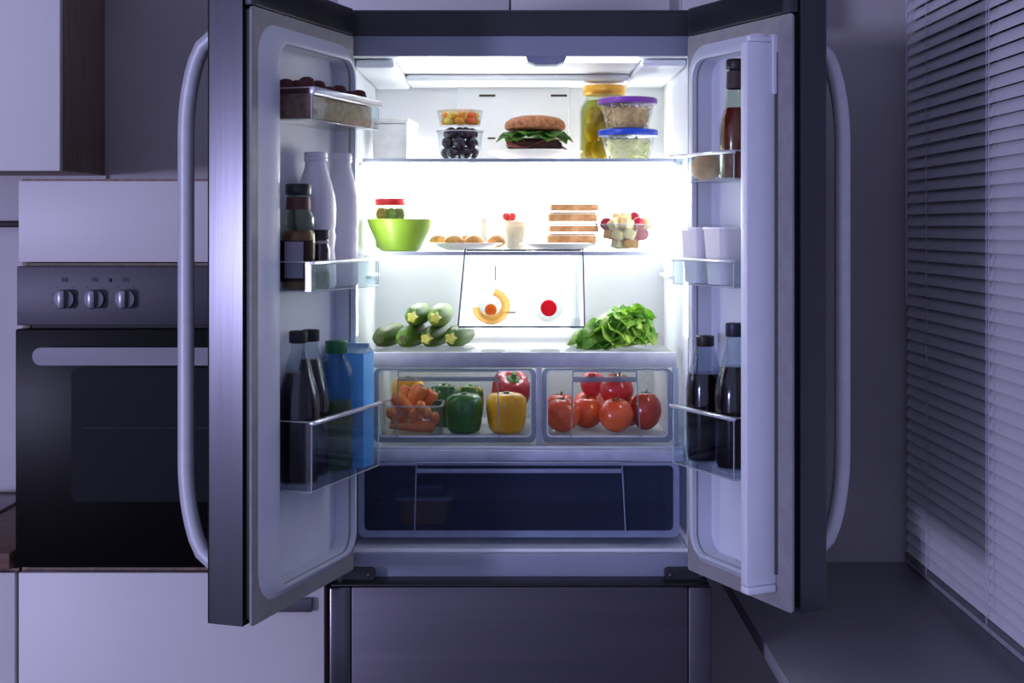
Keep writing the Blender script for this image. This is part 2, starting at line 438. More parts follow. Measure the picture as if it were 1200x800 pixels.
# ducted back panel, upper
def slot(px, py, wpx, hpx, par, Y):
    b = NB(); box(b, PX(px-wpx/2, Y), PX(px+wpx/2, Y), Y-.0012, Y-.0002, PZ(py+hpx/2, Y), PZ(py-hpx/2, Y)); mk('air_slot', b, M('slot_dark', '#3a3630', .6), par)
b = NB(); box(b, PX(536, 2.99), PX(667, 2.99), 2.988, BACK-.0005, 1.615, PZ(101, 2.99), .004); bp = mk('back_panel', b, M('back_panel_white', '#dfe6ea', .4, 0, .02, 6), fr)
slot(571, 112, 19, 2.6, bp, 2.988); slot(655, 112, 19, 2.6, bp, 2.988); slot(576, 162, 9, 2.0, bp, 2.988)
b = NB(); box(b, PX(545, 2.99), PX(668, 2.99), 2.988, BACK-.0005, 1.245, 1.42, .004); bp2 = mk('back_panel', b, EMIT('lower_panel_glow', '#fdfdff', 4.0), fr)  # plain back panel made to glow, brightening the tray and crispers
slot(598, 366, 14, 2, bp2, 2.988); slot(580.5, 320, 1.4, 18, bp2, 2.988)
# light panel in the middle compartment, fill strips added on the side walls to brighten food fronts
lp = EMIT('light_diffuser', '#fffbfb', LIGHT_PANEL)
ls = EMIT('fill_strip_glow', '#fdfbff', FILL_STRIP)
b = NB(); prism(b, rrect(LX0+.02, LX1-.02, 1.440, 1.597, .012), BACK-.012, BACK-.0005, lambda x, z, y: Vector((x, y, z)))
o = mk('light_panel', b, lp, fr); o['label'] = 'glowing white light panel on the back wall'
for x0, x1 in ((LX0+.0005, LX0+.004), (LX1-.004, LX1-.0005)):
    b = NB(); box(b, x0, x1, 2.585, 2.625, 1.27, 1.585, .0015); mk('fill_strip', b, ls, fr)
# glass shelves
YS = 2.66
def shelf(z, nm='shelf'):
    b = NB(); box(b, LX0+.009, LX1-.013, YS+.004, BACK-.02, z-.005, z, .0005); s = mk(nm, b, shelfglass, fr)
    b = NB(); box(b, LX0+.009, LX1-.013, YS-.002, YS+.0035, z-.0065, z+.001, .001); mk('shelf_trim', b, trimm, s)
    for x0, x1 in ((LX0+.0003, LX0+.0085), (LX1-.0125, LX1-.0003)):
        b = NB(); box(b, x0, x1, YS+.02, BACK-.03, z-.012, z-.0055, .001); mk('shelf_support', b, linerm, s)
    return s
Z1 = PZ(188, YS)+.003; Z2 = PZ(297, YS)+.003
shelf(Z1); sh2 = shelf(Z2)
for px in (448, 752):   # unused shelf ledges
    b = NB(); xx = LX0+.0003 if px < 600 else LX1-.012
    box(b, xx, xx+.0115, 2.80, 2.98, PZ(323, 2.8)-.006, PZ(323, 2.8), .002); mk('shelf_ledge', b, linerm, fr)
# hanging clear tray under the second shelf
TYF, TZ = 2.635, PZ(384, 2.635)
txa, txb = PX(545, YS), PX(683, YS); tba, tbb = PX(537, TYF), PX(685, TYF)
b = NB()
def quad(b, p): b.faces.new([b.verts.new(q) for q in p])
def slab(b, p, th):
    n = (Vector(p[1])-Vector(p[0])).cross(Vector(p[2])-Vector(p[0])).normalized()*th
    a = [b.verts.new(q) for q in p]; c = [b.verts.new(Vector(q)+n) for q in p]
    b.faces.new(a[::-1]); b.faces.new(c)
    for i in range(4): b.faces.new((a[i], a[(i+1) % 4], c[(i+1) % 4], c[i]))
ztop = Z2-.009
slab(b, [(tba, TYF, TZ), (tbb, TYF, TZ), (txb, YS+.004, ztop), (txa, YS+.004, ztop)], .002)
slab(b, [(tba, TYF, TZ), (tbb, TYF, TZ), (tbb, 2.93, TZ), (tba, 2.93, TZ)], -.002)
slab(b, [(tba, TYF+.003, TZ), (tba, 2.93, TZ), (txa, 2.93, ztop), (txa, YS+.006, ztop)], .0015)
slab(b, [(tbb, TYF+.003, TZ), (tbb, 2.93, TZ), (txb, 2.93, ztop), (txb, YS+.006, ztop)], -.0015)
tray = mk('hanging_tray', b, clear, fr)
wire = M('tray_edge', '#3c4454', .35, .2)
b = NB(); tube(b, [(txa, YS, Z2+.006), (tba, TYF-.002, TZ+.004)], .0018, 6); mk('tray_edge', b, wire, tray)
b = NB(); tube(b, [(txb, YS, Z2+.006), (tbb, TYF-.002, TZ+.004)], .0018, 6); mk('tray_edge', b, wire, tray)
b = NB(); tube(b, [(tba, TYF-.002, TZ+.002), (tbb, TYF-.002, TZ+.002)], .0018, 6); mk('tray_edge', b, wire, tray)
b = NB(); box(b, txa+.003, txb-.003, YS-.006, YS-.0025, Z2+.002, Z2+.0055, .001); mk('tray_edge', b, wire, tray)
# crisper cover shelf and its frame
YC = 2.64; Z3 = PZ(413, YC)
b = NB(); box(b, PX(434, YC), PX(789, YC), YC+.004, BACK-.012, Z3-.006, Z3, .001); cc = mk('crisper_cover', b, GLASS('crisper_cover_glass', '#f8fafb', .03, .04), fr)
b = NB(); box(b, PX(430, YC), PX(793, YC), YC-.004, YC+.0035, PZ(430.5, YC), Z3+.001, .002); mk('cover_front', b, M('cover_front_grey', '#a7abb9', .4, .1), cc)
for px0, px1 in ((628.5, 634.5), (788.5, 795)):
    b = NB(); box(b, PX(px0, YC), PX(px1, YC), YC-.003, YC+.012, PZ(522, YC), PZ(431, YC), .002); mk('drawer_divider', b, trimm, cc)
# divider plate between crispers and bottom drawer
b = NB()
box(b, LX0+.002, LX1-.002, 2.612, BACK-.003, PZ(541, 2.61), PZ(541, 2.61)+.006, .001)
box(b, LX0+.006, LX1-.006, 2.607, 2.6115, PZ(541, 2.61), PZ(527, 2.61), .002)
box(b, LX0+.004, LX1-.004, 2.618, 2.626, PZ(533, 2.61), PZ(524, 2.61), .002)
mk('divider_plate', b, M('divider_grey', '#aab4c6', .4), fr)
def drawer(px0, px1, py0, py1, Y, depth, l0, l1, barpx, mat, name, edge):
    x0, x1 = PX(px0, Y), PX(px1, Y); z0, z1 = PZ(py1, Y), PZ(py0, Y)
    f = lambda x, z, y: Vector((x, y, z))
    b = NB()
    box(b, x0+.003, x1-.003, Y+.004, Y+depth, z0+.004, z0+.006)
    box(b, x0+.003, x0+.005, Y+.004, Y+depth, z0+.006, z1-.004); box(b, x1-.005, x1-.003, Y+.004, Y+depth, z0+.006, z1-.004)
    box(b, x0+.005, x1-.005, Y+depth-.002, Y+depth, z0+.006, z1-.01)
    d = mk(name, b, frost if mat is not darkglass else darkglass, fr)
    b = NB(); prism(b, rrect(x0+.008, x1-.008, z0+.008, z1-.004, .012), Y, Y+.002, f); mk('front_panel', b, mat, d)
    b = NB(); ring(b, rrect(x0, x1, z0, z1, .012), rrect(x0+.009, x1-.009, z0+.010, z1-.003, .010), Y-.003, Y+.004, f); mk('front_frame', b, edge, d)
    b = NB(); ring(b, rrect(x0+.009, x1-.009, z0+.010, z1-.003, .010), rrect(x0+.0115, x1-.0115, z0+.0125, z1-.005, .009), Y-.002, Y, f); mk('front_rim', b, railm if mat is not darkglass else edge, d)
    # grip: two slanting ribs and a bar near the top
    za = z1-.004; zb = z0+.010
    for (xa, xb) in ((l0[0], l0[1]), (l1[0], l1[1])):
        b = NB(); tube(b, [(PX(xa, Y), Y-.004, za), (PX(xb, Y), Y-.004, zb)], .0014, 6); mk('front_rib', b, edge, d)
    b = NB(); box(b, PX(l0[0], Y), PX(l1[0], Y), Y-.010, Y-.0035, PZ(barpx[1], Y), PZ(barpx[0], Y), .002); mk('grip_bar', b, edge, d)
    b = NB(); box(b, PX(l0[0], Y), PX(l1[0], Y), Y-.012, Y-.0035, PZ(barpx[0], Y)+.010, PZ(barpx[0], Y)+.012, .0005); mk('grip_lip', b, edge, d)
    return d
crimp = GLASS('crisper_edge', '#d3dae4', .1, .45, '#9aa6ba')
drawer(438, 628, 431.5, 518, YC, .30, (467, 465), (583, 585.5), (441, 446), crispglass, 'crisper_drawer', crimp)
drawer(635, 788, 431.5, 518, YC, .30, (671.5, 669), (745.5, 750), (441, 447), crispglass, 'crisper_drawer', crimp)
drawer(420, 796, 542, 629, 2.595, .34, (488, 486), (729, 733), (548, 553.5), darkglass, 'bottom_drawer', M('bottom_drawer_edge', '#7f8ba6', .35))
# freezer drawer front below
fz = PZ(688, YF)
b = NB(); box(b, PX(412, YF), PX(806, YF), YF, YF+.06, .06, fz, .002); fd = mk('freezer_drawer', b, steel_dark, fr)
b = NB(); box(b, PX(386, YF), PX(411.3, YF), YF, YF+.06, .06, fz, .004); mk('edge_strip', b, steel, fd)
b = NB(); box(b, PX(806.7, YF), PX(834, YF), YF, YF+.06, .06, fz, .004); mk('edge_strip', b, steel_dark, fd)
b = NB(); box(b, PX(388, YF), PX(832, YF), YF+.004, YB-.003, fz+.0003, fz+.004, .001); mk('drawer_cap', b, blackp, fd)
b = NB(); box(b, FX0+.02, FX1-.02, YB+.001, 3.18, .05, .799); mk('freezer_box', b, darkp, fr)
for sx in (FX0+.05, FX1-.05):
    for sy in (2.62, 3.12):
        b = NB(); lathe(b, [(0, 0), (.018, 0), (.018, .05), (0, .05)], 14, (sx, sy, 0)); mk('foot', b, blackp, fr)

# doors
def make_door(side):
    if side == 'L':
        Yh, Yf, pxh, pxf, t_ = 2.53, 2.165, 412, 292, .0768
    else:
        Yh, Yf, pxh, pxf, t_ = 2.53, 2.239, 808, 931, .0673
    Ph = Vector((PX(pxh, Yh), Yh, 0)); Pf = Vector((PX(pxf, Yf), Yf, 0))
    L = (Pf-Ph).length; u = (Pf-Ph)/L
    inw = Vector((-u.y, u.x, 0)) if side == 'L' else Vector((u.y, -u.x, 0))
    g = lambda s, p, z: Ph+u*s+inw*p+Vector((0, 0, z))
    gz = lambda s, z, p: g(s, p, z)
    z0, z1 = .844, TOP
    b = NB()
    prof = [(0, -t_), (L-.005, -t_), (L-.0015, -t_+.0015), (L, -t_+.005), (L, -.012), (L-.022, -.012), (L-.022, -.034), (.0035, -.034), (.0035, -.012), (0, -.012)]
    prism(b, prof, z0, z1, g)
    box(b, .004, L-.0225, -.0339, -.012, z0, z0+.020, 0, g); box(b, .004, L-.0225, -.0339, -.012, 1.812, 1.831, 0, g)
    d = mk('door', b, steel, fr, ang=12)
    b = NB(); ring(b, rrect(.002, L-.008, z0+.008, 1.829, .004), rrect(.0045, L-.028, z0+.028, 1.80, .002), -.0118, -.0002, gz); mk('gasket', b, blackp, d)
    b = NB(); box(b, .004, L-.0225, -.0335, .0045, 1.8315, z1-.003, .003, g); box(b, .0005, L-.004, -.0115, .0045, 1.8316, z1-.0031, .003, g); mk('top_cap', b, M('door_cap', '#2b2d38', .45), d)
    if side == 'L':
        hs0, hs1, ds0, ds1 = .012, .306, .001, .328
    else:
        hs0, hs1, ds0, ds1 = .030, .250, .018, .262
    hz0, hz1 = .885, 1.783
    b = NB(); ring(b, rrect(.0005, L-.001, z0+.001, 1.830, .006, 8), rrect(hs0, hs1, hz0, hz1, .035, 8), 0, .004, gz)
    mk('door_frame', b, greyp, d)
    b = NB()
    offs = [(.026, .0042), (.020, .0065), (.014, .0095), (.008, .0122), (.003, .0134), (-.0003, .013), (-.0003, .0042)]
    wide = 2.2 if side == 'L' else .8
    lv = []
    for of, pz in offs:
        pts = rrect(max(.0012, hs0-of), hs1+of*(wide if of > 0 else 1), hz0-of*.55, min(1.8295, hz1+of), .035+max(0, of)*.8, 8)
        lv.append([b.verts.new(gz(x, z, pz)) for x, z in pts])
    for a_, c_ in zip(lv, lv[1:]):
        for i in range(len(a_)): b.faces.new((a_[i], a_[(i+1) % len(a_)], c_[(i+1) % len(a_)], c_[i]))
    ring(b, rrect(hs0-.006, hs1+.006, hz0-.006, hz1+.006, .04, 8), rrect(hs0+.0003, hs1-.0003, hz0+.0003, hz1-.0003, .0347, 8), -.028, -.0001, gz)
    prism(b, rrect(hs0-.006, hs1+.006, hz0-.006, hz1+.006, .04, 8), -.0335, -.0282, gz)
    mk('door_liner', b, dlinerm, d, ang=50)
    # handle
    hs = L-.040; hh = .060; za, zb = (.925, 1.795) if side == 'L' else (.930, 1.787)
    pts = []
    n = 40
    for i in range(n+1):
        q = i/n; z = za+(zb-za)*q; e = min(z-za, zb-z)/.17
        k = 1 if e >= 1 else math.sqrt(max(0, 1-(1-e)**2))
        pts.append(g(hs, -t_-.002-hh*k, z))
    b = NB(); tube(b, pts, .0135, 12, side=u, flat=1.0)
    mk('handle', b, handle_m, d)
    # bins
    bins = ((1.6546, 1.7077, .012), (1.372, 1.4213, .008), (1.044, 1.1587, .008)) if side == 'L' else ((1.5587, 1.607, .008), (1.377, 1.4228, .008), (1.0537, 1.158, .008))
    s0, s1, pf = (.018, .290, .0624) if side == 'L' else (.044, .237, .062)
    for zb0, zb1, rr in bins:
        b = NB(); th = .0022
        box(b, s0, s1, -.026, pf, zb0, zb0+th, 0, g)
        box(b, s0, s1, pf-th, pf, zb0+th, zb1, 0, g)
        box(b, s0, s0+th, -.026, pf-th, zb0+th, zb1, 0, g); box(b, s1-th, s1, -.026, pf-th, zb0+th, zb1, 0, g)
        mk('door_bin', b, clear, d, smooth=False)
        b = NB()
        for s in (s0, s1): tube(b, [g(s, pf, zb0), g(s, pf, zb1)], .0013, 6)
        tube(b, [g(s0, pf, zb0), g(s1, pf, zb0)], .0013, 6); tube(b, [g(s1, -.024, zb0), g(s1, pf, zb0)], .0012, 6)
        tube(b, [g(s1, -.024, zb1), g(s1, pf, zb1)], .0012, 6)
        mk('bin_edge', b, clear_edge, d)
        b = NB(); hb_ = .012 if zb0 > 1.6 and side == 'L' else .005
        box(b, s0-.006, s1+.002, pf-.004, pf+.006, zb1-hb_, zb1+.0015, .002, g); mk('bin_rail', b, railm, d)
    if side == 'R':
        mul = M('mullion_white', '#dfe4f0', .4, 0, .02)
        b = NB(); box(b, .2565, .276, .0045, .062, .884, 1.786, .002, g); mk('mullion_flap', b, mul, d)
        b = NB(); box(b, .2565, .279, .006, .062, .871, .8835, .002, g); mk('mullion_end', b, mul, d)
        b = NB(); box(b, .262, .274, .012, .055, 1.7865, 1.797, .002, g); mk('mullion_end', b, mul, d)
        b = NB(); tube(b, [g(.2765, .004, .90), g(.2765, .004, 1.77)], .004, 8); mk('mullion_seal', b, darkp, d)
        b = NB(); box(b, .262, .280, -.001, .012, 1.70, 1.80, .002, g); mk('mullion_hinge', b, dlinerm, d)
    return g, L
gL, LL = make_door('L')
gR, LR = make_door('R')
# hinges
hm = M('hinge_metal', '#55565f', .35, .7)
for sgn, px in ((-1, 400), (1, 825)):
    x = PX(px, 2.55)
    b = NB(); box(b, x-.022, x+.022, 2.535, YB-.003, PZ(36, YB), PZ(18, YB), .003); hg = mk('hinge', b, blackp, fr)
    b = NB(); tube(b, [(x-.012, 2.531, PZ(28, YB)), (x+.014, 2.531, PZ(29, YB))], .003, 8); mk('hinge_pin', b, hm, hg)
    xx = PX(412, 2.54) if sgn < 0 else PX(806, 2.54)
    xa, xb = (xx-.02, xx+.042) if sgn < 0 else (xx-.042, xx+.02)
    b = NB(); prism(b, rrect(xa, xb, PZ(678, 2.555), PZ(665, 2.555), .008), 2.540, YB-.001, lambda x, z, y: Vector((x, y, z))); hg = mk('hinge', b, darkp, fr)
    bx_ = xb-.010 if sgn < 0 else xa+.010
    b = NB(); blob(b, .004, .002, .004, (bx_, 2.539, PZ(671.5, 2.555)), 10, 6); mk('hinge_bolt', b, hm, hg)

# ------------------------------------------------------------------ generic makers
def solid(name, prof, mat, loc, label, cat, group=None, seg=28, lobes=None):
    b = NB(); lathe(b, prof, seg, (0, 0, 0), lobes)
    o = mk(name, b, mat, None, world=False); o.location = loc
    return tag(o, label, cat, group)
def lp_(parent, name, prof, mat, seg=28, o=(0, 0, 0), lobes=None):
    b = NB(); lathe(b, prof, seg, o, lobes); return mk(name, b, mat, parent, world=False)
def shell(r0, z0, r1, z1, th):     # open cup profile
    return [(0, z0), (r0, z0), (r1, z1), (r1-th, z1), (r0-th, z0+th), (0, z0+th)]

# ---- shelf 1
c = Vector((PX(459.5, 2.80), 2.885, Z1+.0005))
t = root('storage_box', 'plain white lidded storage box on the top shelf', 'box', c, (0, 0, math.radians(-4)))
b = NB(); box(b, -.036, .036, -.078, .078, 0, .080, .006); mk('box_body', b, M('white_plastic', '#e4e4e2', .4), t, world=False)
b = NB(); box(b, -.038, .038, -.080, .080, .0802, .092, .003); mk('box_lid', b, M('white_plastic', '#e4e4e2', .4), t, world=False)

cup_x, cup_y = PX(539, 2.73), 2.73
t = root('fruit_cup', 'clear round plastic cup full of dark purple grapes', 'cup', (cup_x, cup_y, Z1+.0005))
lp_(t, 'cup_wall', shell(.040, 0, .046, .058, .0012), clear, 32); lp_(t, 'cup_rim', [(.0445, .056), (.0475, .056), (.0475, .0585), (.0445, .0585), (.0445, .056)], clear_edge, 32)
b = NB(); blob(b, .0125, .0125, .012, (0, 0, 0), 14, 9)
grm = M('dark_grape', '#1d0f1c', .25, 0, .3, 60, col2='#3b1c2e', coat=.3)
g0 = mk('dark_grape', b, grm, None, world=False); tag(g0, 'dark purple grape in the clear cup on the top shelf', 'grape', 'dark grapes in the lower clear cup')
spots = []
for lay, (z, rr, n, a0) in enumerate(((.0140, .0262, 6, 0), (.0140, 0, 1, 0), (.0345, .0275, 6, .5), (.0345, 0, 1, 0), (.0530, .0245, 5, .2), (.0545, 0, 1, 0))):
    for k in range(n):
        a = a0+2*PI*k/n; spots.append((rr*math.cos(a), rr*math.sin(a), z))
for i, (x, y, z) in enumerate(spots):
    l = (cup_x+x, cup_y+y, Z1+.0005+z)
    if i == 0: g0.location = l
    else: dup(g0, l, (random.random(), random.random(), 0))
zc = Z1+.0685
t = root('fruit_cup', 'shallow clear cup of orange fruit stacked on the grape cup', 'cup', (cup_x, cup_y, zc))
lp_(t, 'cup_wall', shell(.041, 0, .0455, .029, .0012), clear, 32); lp_(t, 'cup_lid', [(0, .0292), (.0465, .0292), (.0465, .031), (0, .031)], GLASS('clear_lid', '#f4f2ea', .05, .08), 32)
b = NB(); blob(b, .0105, .0085, .0075, (0, 0, 0), 12, 8, lambda t, p: 1+.1*math.sin(3*t))
org = [M('orange_fruit', '#ffa030', .35, 0, .15, 50, sss=.2), M('yellow_fruit', '#ffcc50', .35, 0, .15, 50), M('red_orange_fruit', '#f26a2c', .35, 0, .15, 50)]
f0 = mk('fruit_piece', b, org[0], None, world=False)
labs = ['orange mandarin piece in the shallow clear cup', 'yellow fruit piece in the shallow clear cup', 'red-orange fruit piece in the shallow clear cup']
fp = [f0]
for k in (1, 2):
    m2 = f0.data.copy(); m2.materials.clear(); m2.materials.append(org[k])
    q = bpy.data.objects.new('fruit_piece', m2); C.objects.link(q); fp.append(q)
for k in range(3): tag(fp[k], labs[k], 'fruit', 'fruit pieces in the shallow cup')
used = [0, 0, 0]
lst = [(0, 0, .0205)]+[(.030*math.cos(2*PI*k/9), .030*math.sin(2*PI*k/9), .0205) for k in range(9)]+[(.014*math.cos(2*PI*k/4+.4), .014*math.sin(2*PI*k/4+.4), .0095) for k in range(4)]+[(.031*math.cos(2*PI*k/8), .031*math.sin(2*PI*k/8), .0092) for k in range(8)]
for i, (x, y, z) in enumerate(lst):
    k = (0, 1, 0, 2, 0, 1)[i % 6]
    l = (cup_x+x, cup_y+y, zc+z); r = (.3*random.random(), .3*random.random(), random.random()*6)
    if not used[k]: fp[k].location = l; fp[k].rotation_euler = r; used[k] = 1
    else: dup(fp[k], l, r)

def plate(name, label, x, y, z, r, mat, h=.020):
    t = solid(name, [(0, 0), (r*.55, 0), (r*.6, .002), (r*.97, h-.002), (r, h), (r*.98, h+.001), (r*.6, .006), (0, .005)], mat, (x, y, z), label, 'plate', seg=40)
    return t
china = M('white_china', '#ece9e8', .25, 0, .02, 10)
bx, by = PX(627, 2.78), 2.78
plate('plate', 'white plate carrying the burger on the top shelf', bx, by, Z1+.0005, .097, china)
t = root('burger', 'burger with a seeded bun, lettuce, cheese and ham on a plate', 'burger', (bx, by, Z1+.007))
bunm = M('bun_crust', '#b9784a', .6, 0, .2, 120, .2, col2='#8a4f2c')
crumb = M('bun_crumb', '#e8cda4', .8, 0, .1, 80, .2)
lp_(t, 'bottom_bun', [(0, 0), (.048, 0), (.054, .006), (.052, .016), (0, .017)], crumb, 28)
lp_(t, 'patty', [(0, .0175), (.050, .0175), (.055, .022), (.055, .031), (.050, .035), (0, .035)], M('patty_brown', '#4a2a20', .7, 0, .3, 90, .4), 28, lobes=lambda a, z: 1+.03*math.sin(7*a))
def sheet(parent, name, mat, r, z, drop, waves, seed, sx=1.0, sq=False):
    rnd = random.Random(seed); b = NB(); n, m_ = 36, 5; ph = rnd.random()*6
    rows = [[b.verts.new((0, 0, z))]]
    for j in range(1, m_+1):
        q = j/m_; row = []
        for i in range(n):
            a = 2*PI*i/n; k = 1/max(abs(math.cos(a)), abs(math.sin(a)))*.86 if sq else 1+.08*math.sin(5*a+ph)
            dz = -drop*max(0, q-.55)/.45*(.6+.4*math.sin(waves*a+ph))
            row.append(b.verts.new((r*q*k*sx*math.cos(a), r*q*k*math.sin(a), z+dz)))
        rows.append(row)
    for i in range(n): b.faces.new((rows[0][0], rows[1][i], rows[1][(i+1) % n]))
    for a, c_ in zip(rows[1:], rows[2:]):
        for i in range(n): b.faces.new((a[i], a[(i+1) % n], c_[(i+1) % n], c_[i]))
    geo = bmesh.ops.solidify(b, geom=b.faces[:], thickness=.0008)
    return mk(name, b, mat, parent, world=False, ang=60)
sheet(t, 'ham_slice', M('ham_pink', '#d8928c', .5, 0, .15, 40), .062, .0375, .020, 3, 3)
sheet(t, 'cheese_slice', M('cheese_cream', '#ecdcae', .45, 0, .05), .058, .0400, .016, 4, 4, sq=True)
leafm = M('burger_lettuce', '#4f8a33', .5, 0, .35, 60, .3, col2='#7fb352')
sheet(t, 'lettuce_leaf', leafm, .076, .0520, .022, 7, 5); sheet(t, 'lettuce_leaf', leafm, .070, .0545, .016, 9, 6)
lp_(t, 'top_bun', [(0, .056), (.056, .056), (.0615, .060), (.0625, .066), (.0595, .074), (.049, .0815), (.028, .0862), (0, .0875)], bunm, 32)

# pickle jar
jx, jy = PX(708, 2.87), 2.87
t = root('pickle_jar', 'large glass jar of yellow pickles with a gold lid', 'jar', (jx, jy, Z1+.0005))
lp_(t, 'jar_glass', [(0, 0), (.047, 0), (.052, .006), (.052, .108), (.050, .118), (.040, .134), (.038, .143), (.036, .143), (.037, .134), (.047, .117), (.0495, .107), (.0495, .007), (0, .003)], GLASS('jar_glass', '#eef3ea', .02), 36)
lp_(t, 'brine', [(0, .0035), (.049, .0075), (.049, .106), (.0465, .116), (.038, .131), (0, .131)], GLASS('brine_green', '#e3dc9a', .05, .05, '#cfc46a'), 32)
lp_(t, 'lid', [(0, .1435), (.0435, .1435), (.045, .146), (.045, .160), (.043, .163), (0, .163)], M('gold_lid', '#d9a13a', .3, .55, .08), 36)
b = NB(); blob(b, .0165, .0145, .0205, (0, 0, 0), 14, 9, lambda a, p: 1+.06*math.sin(4*a))
p0 = mk('yellow_pickle', b, M('pickle_yellow', '#f0d040', .35, 0, .2, 40, col2='#dcae2a'), None, world=False)
tag(p0, 'yellow pickled squash inside the gold-lidded jar', 'pickle', 'pickles in the large jar')
i = 0
for z, n, rr, a0 in ((.026, 6, .0290, 0), (.066, 6, .0290, .5), (.099, 5, .0265, .1)):
    for k in range(n):
        a = a0+2*PI*k/n; l = (jx+rr*math.cos(a), jy+rr*math.sin(a), Z1+.0005+z)
        r = (.2*random.uniform(-1, 1), .2*random.uniform(-1, 1), 6*random.random())
        if i == 0: p0.location = l; p0.rotation_euler = r
        else: dup(p0, l, r)
        i += 1

def tub(x, y, z, h, lidmat, label, fillmat, fillname, filllabel, r0=.042, r1=.055, fillh=.9):
    t = root('food_tub', label, 'tub', (x, y, z))
    lp_(t, 'tub_wall', shell(r0, 0, r1, h, .0013), GLASS('tub_plastic', '#f6f7f7', .05, .05), 32)
    lp_(t, 'lid', [(0, h+.0004), (r1+.004, h-.004+.0002), (r1+.005, h-.002), (r1+.005, h+.006), (r1+.002, h+.0085), (r1-.006, h+.0085), (r1-.008, h+.006), (0, h+.006)], lidmat, 36)
    # shredded filling: many thin strands
    b = NB(); rnd = random.Random(int(x*1e4)+int(z*1e4))
    for k in range(150):
        q = rnd.random(); zz = .006+q*(h*fillh-.012); rm = (r0+(r1-r0)*zz/h)-.007
        a = rnd.random()*2*PI; rr = rm*math.sqrt(rnd.random()*.65+.35); p = Vector((rr*math.cos(a), rr*math.sin(a), zz))
        d = Vector((rnd.uniform(-1, 1), rnd.uniform(-1, 1), rnd.uniform(-.7, .7))).normalized()*.011
        pts = [p-d, p+Vector((0, 0, rnd.uniform(-.003, .003))), p+d]
        pts = [v if Vector((v.x, v.y)).length < rm+.003 else Vector((v.x*(rm+.003)/Vector((v.x, v.y)).length, v.y*(rm+.003)/Vector((v.x, v.y)).length, v.z)) for v in pts]
        pts = [Vector((v.x, v.y, min(max(v.z, .004), h-.004))) for v in pts]
        tube(b, pts, .0018, 5)
    lathe(b, [(0, .003), (r0-.008, .003), (r0+(r1-r0)*fillh*.9-.009, h*fillh-.008), (0, h*fillh-.004)], 20)
    o = mk(fillname, b, fillmat, None, world=False); o.location = (x, y, z); o['kind'] = 'stuff'; tag(o, filllabel, 'salad')
tx, ty = PX(736, 2.74), 2.74
noodle = M('shredded_brown', '#e0c078', .6, 0, .3, 90, col2='#b8935a'); cabb = M('shredded_cabbage', '#f0f0b4', .6, 0, .2, 90, col2='#d6dc8c')
tub(tx, ty, Z1+.0005, .053, M('blue_lid', '#1840b4', .35, 0, .05), 'round clear tub with a blue lid under the purple-lidded tub', cabb, 'shredded_cabbage', 'pale shredded cabbage inside the blue-lidded tub')
tub(tx-.001, ty, Z1+.0625, .054, M('purple_lid', '#6a2f92', .35, 0, .05), 'round clear tub with a purple lid stacked on the blue one', noodle, 'shredded_salad', 'brownish shredded salad inside the purple-lidded tub')

# ---- shelf 2
zs = Z2+.0005
gx, gy = PX(469, 2.735), 2.735
solid('salad_bowl', [(0, 0), (.036, 0), (.040, .003), (.052, .026), (.062, .048), (.067, .064), (.0655, .0645), (.060, .048), (.050, .027), (.038, .006), (0, .005)],
      M('green_bowl', '#8fb53a', .35, 0, .04, 8, sss=.1), (gx, gy, zs), 'lime green salad bowl on the middle shelf', 'bowl', seg=44)
def leafmesh(L, Wd, curl, ruf, seed, n=9, m_=7, cup=.25):
    rnd = random.Random(seed); b = NB(); rows = []; p1, p2 = rnd.random()*6, rnd.random()*6
    for i in range(n+1):
        q = i/n; wd = Wd*(math.sin(PI*min(1, q*.92+.06))**.7); row = []
        for j in range(m_+1):
            s = 2*j/m_-1
            z = -curl*q*q*L + cup*wd*s*s + ruf*abs(s)**2*math.sin(9*q+p1+3*s)+ruf*.5*math.sin(14*q+p2)*abs(s)
            row.append(b.verts.new((L*q*(1+.05*math.sin(6*s+p2)), wd*s, z)))
        rows.append(row)
    for a, c_ in zip(rows, rows[1:]):
        for j in range(m_): b.faces.new((a[j], a[j+1], c_[j+1], c_[j]))
    bmesh.ops.solidify(b, geom=b.faces[:], thickness=.0009)
    return b
lettm = M('lettuce_green', '#6fb034', .45, 0, .3, 35, .35, col2='#bfe070', sss=.0)
lettd = M('lettuce_dark', '#4a8a28', .45, 0, .3, 35, .35, col2='#86bc48')
for k, (dx, dy, rz, ry) in enumerate(((.040, -.005, .3, -.95), (.048, .012, .8, -.8), (.028, .02, 2.0, -.55), (-.030, -.004, 3.3, -.5), (-.01, -.02, 4.2, -.4), (.0, .02, 1.2, -.5))):
    o = mk('salad_leaf', leafmesh(.034, .012, .25, .002, 50+k, 6, 4), lettd, None, world=False)
    o.location = (gx+dx*.85, gy+dy, zs+.040); o.rotation_euler = (0, ry, rz)
    tag(o, 'small green salad leaf sticking out of the lime bowl', 'leaf', 'salad leaves in the lime bowl')
vx, vy = PX(458, 2.86), 2.865
t = root('vegetable_jar', 'glass jar of pickled vegetables with a red lid behind the lime bowl', 'jar', (vx, vy, zs))
lp_(t, 'jar_glass', [(0, 0), (.033, 0), (.0355, .004), (.0355, .072), (.030, .088), (.030, .093), (.0285, .093), (.0285, .087), (.034, .071), (.034, .005), (0, .002)], GLASS('jar_glass_pale', '#e6ecdc', .03, .14, '#c3cfa0'), 32)
lp_(t, 'lid', [(0, .0935), (.033, .0935), (.034, .095), (.034, .106), (.032, .108), (0, .108)], M('red_lid', '#d0202c', .3, .1, .05), 32)
b = NB(); blob(b, .0120, .0105, .0115, (0, 0, 0), 12, 8, lambda a, p: 1+.12*math.sin(3*a))
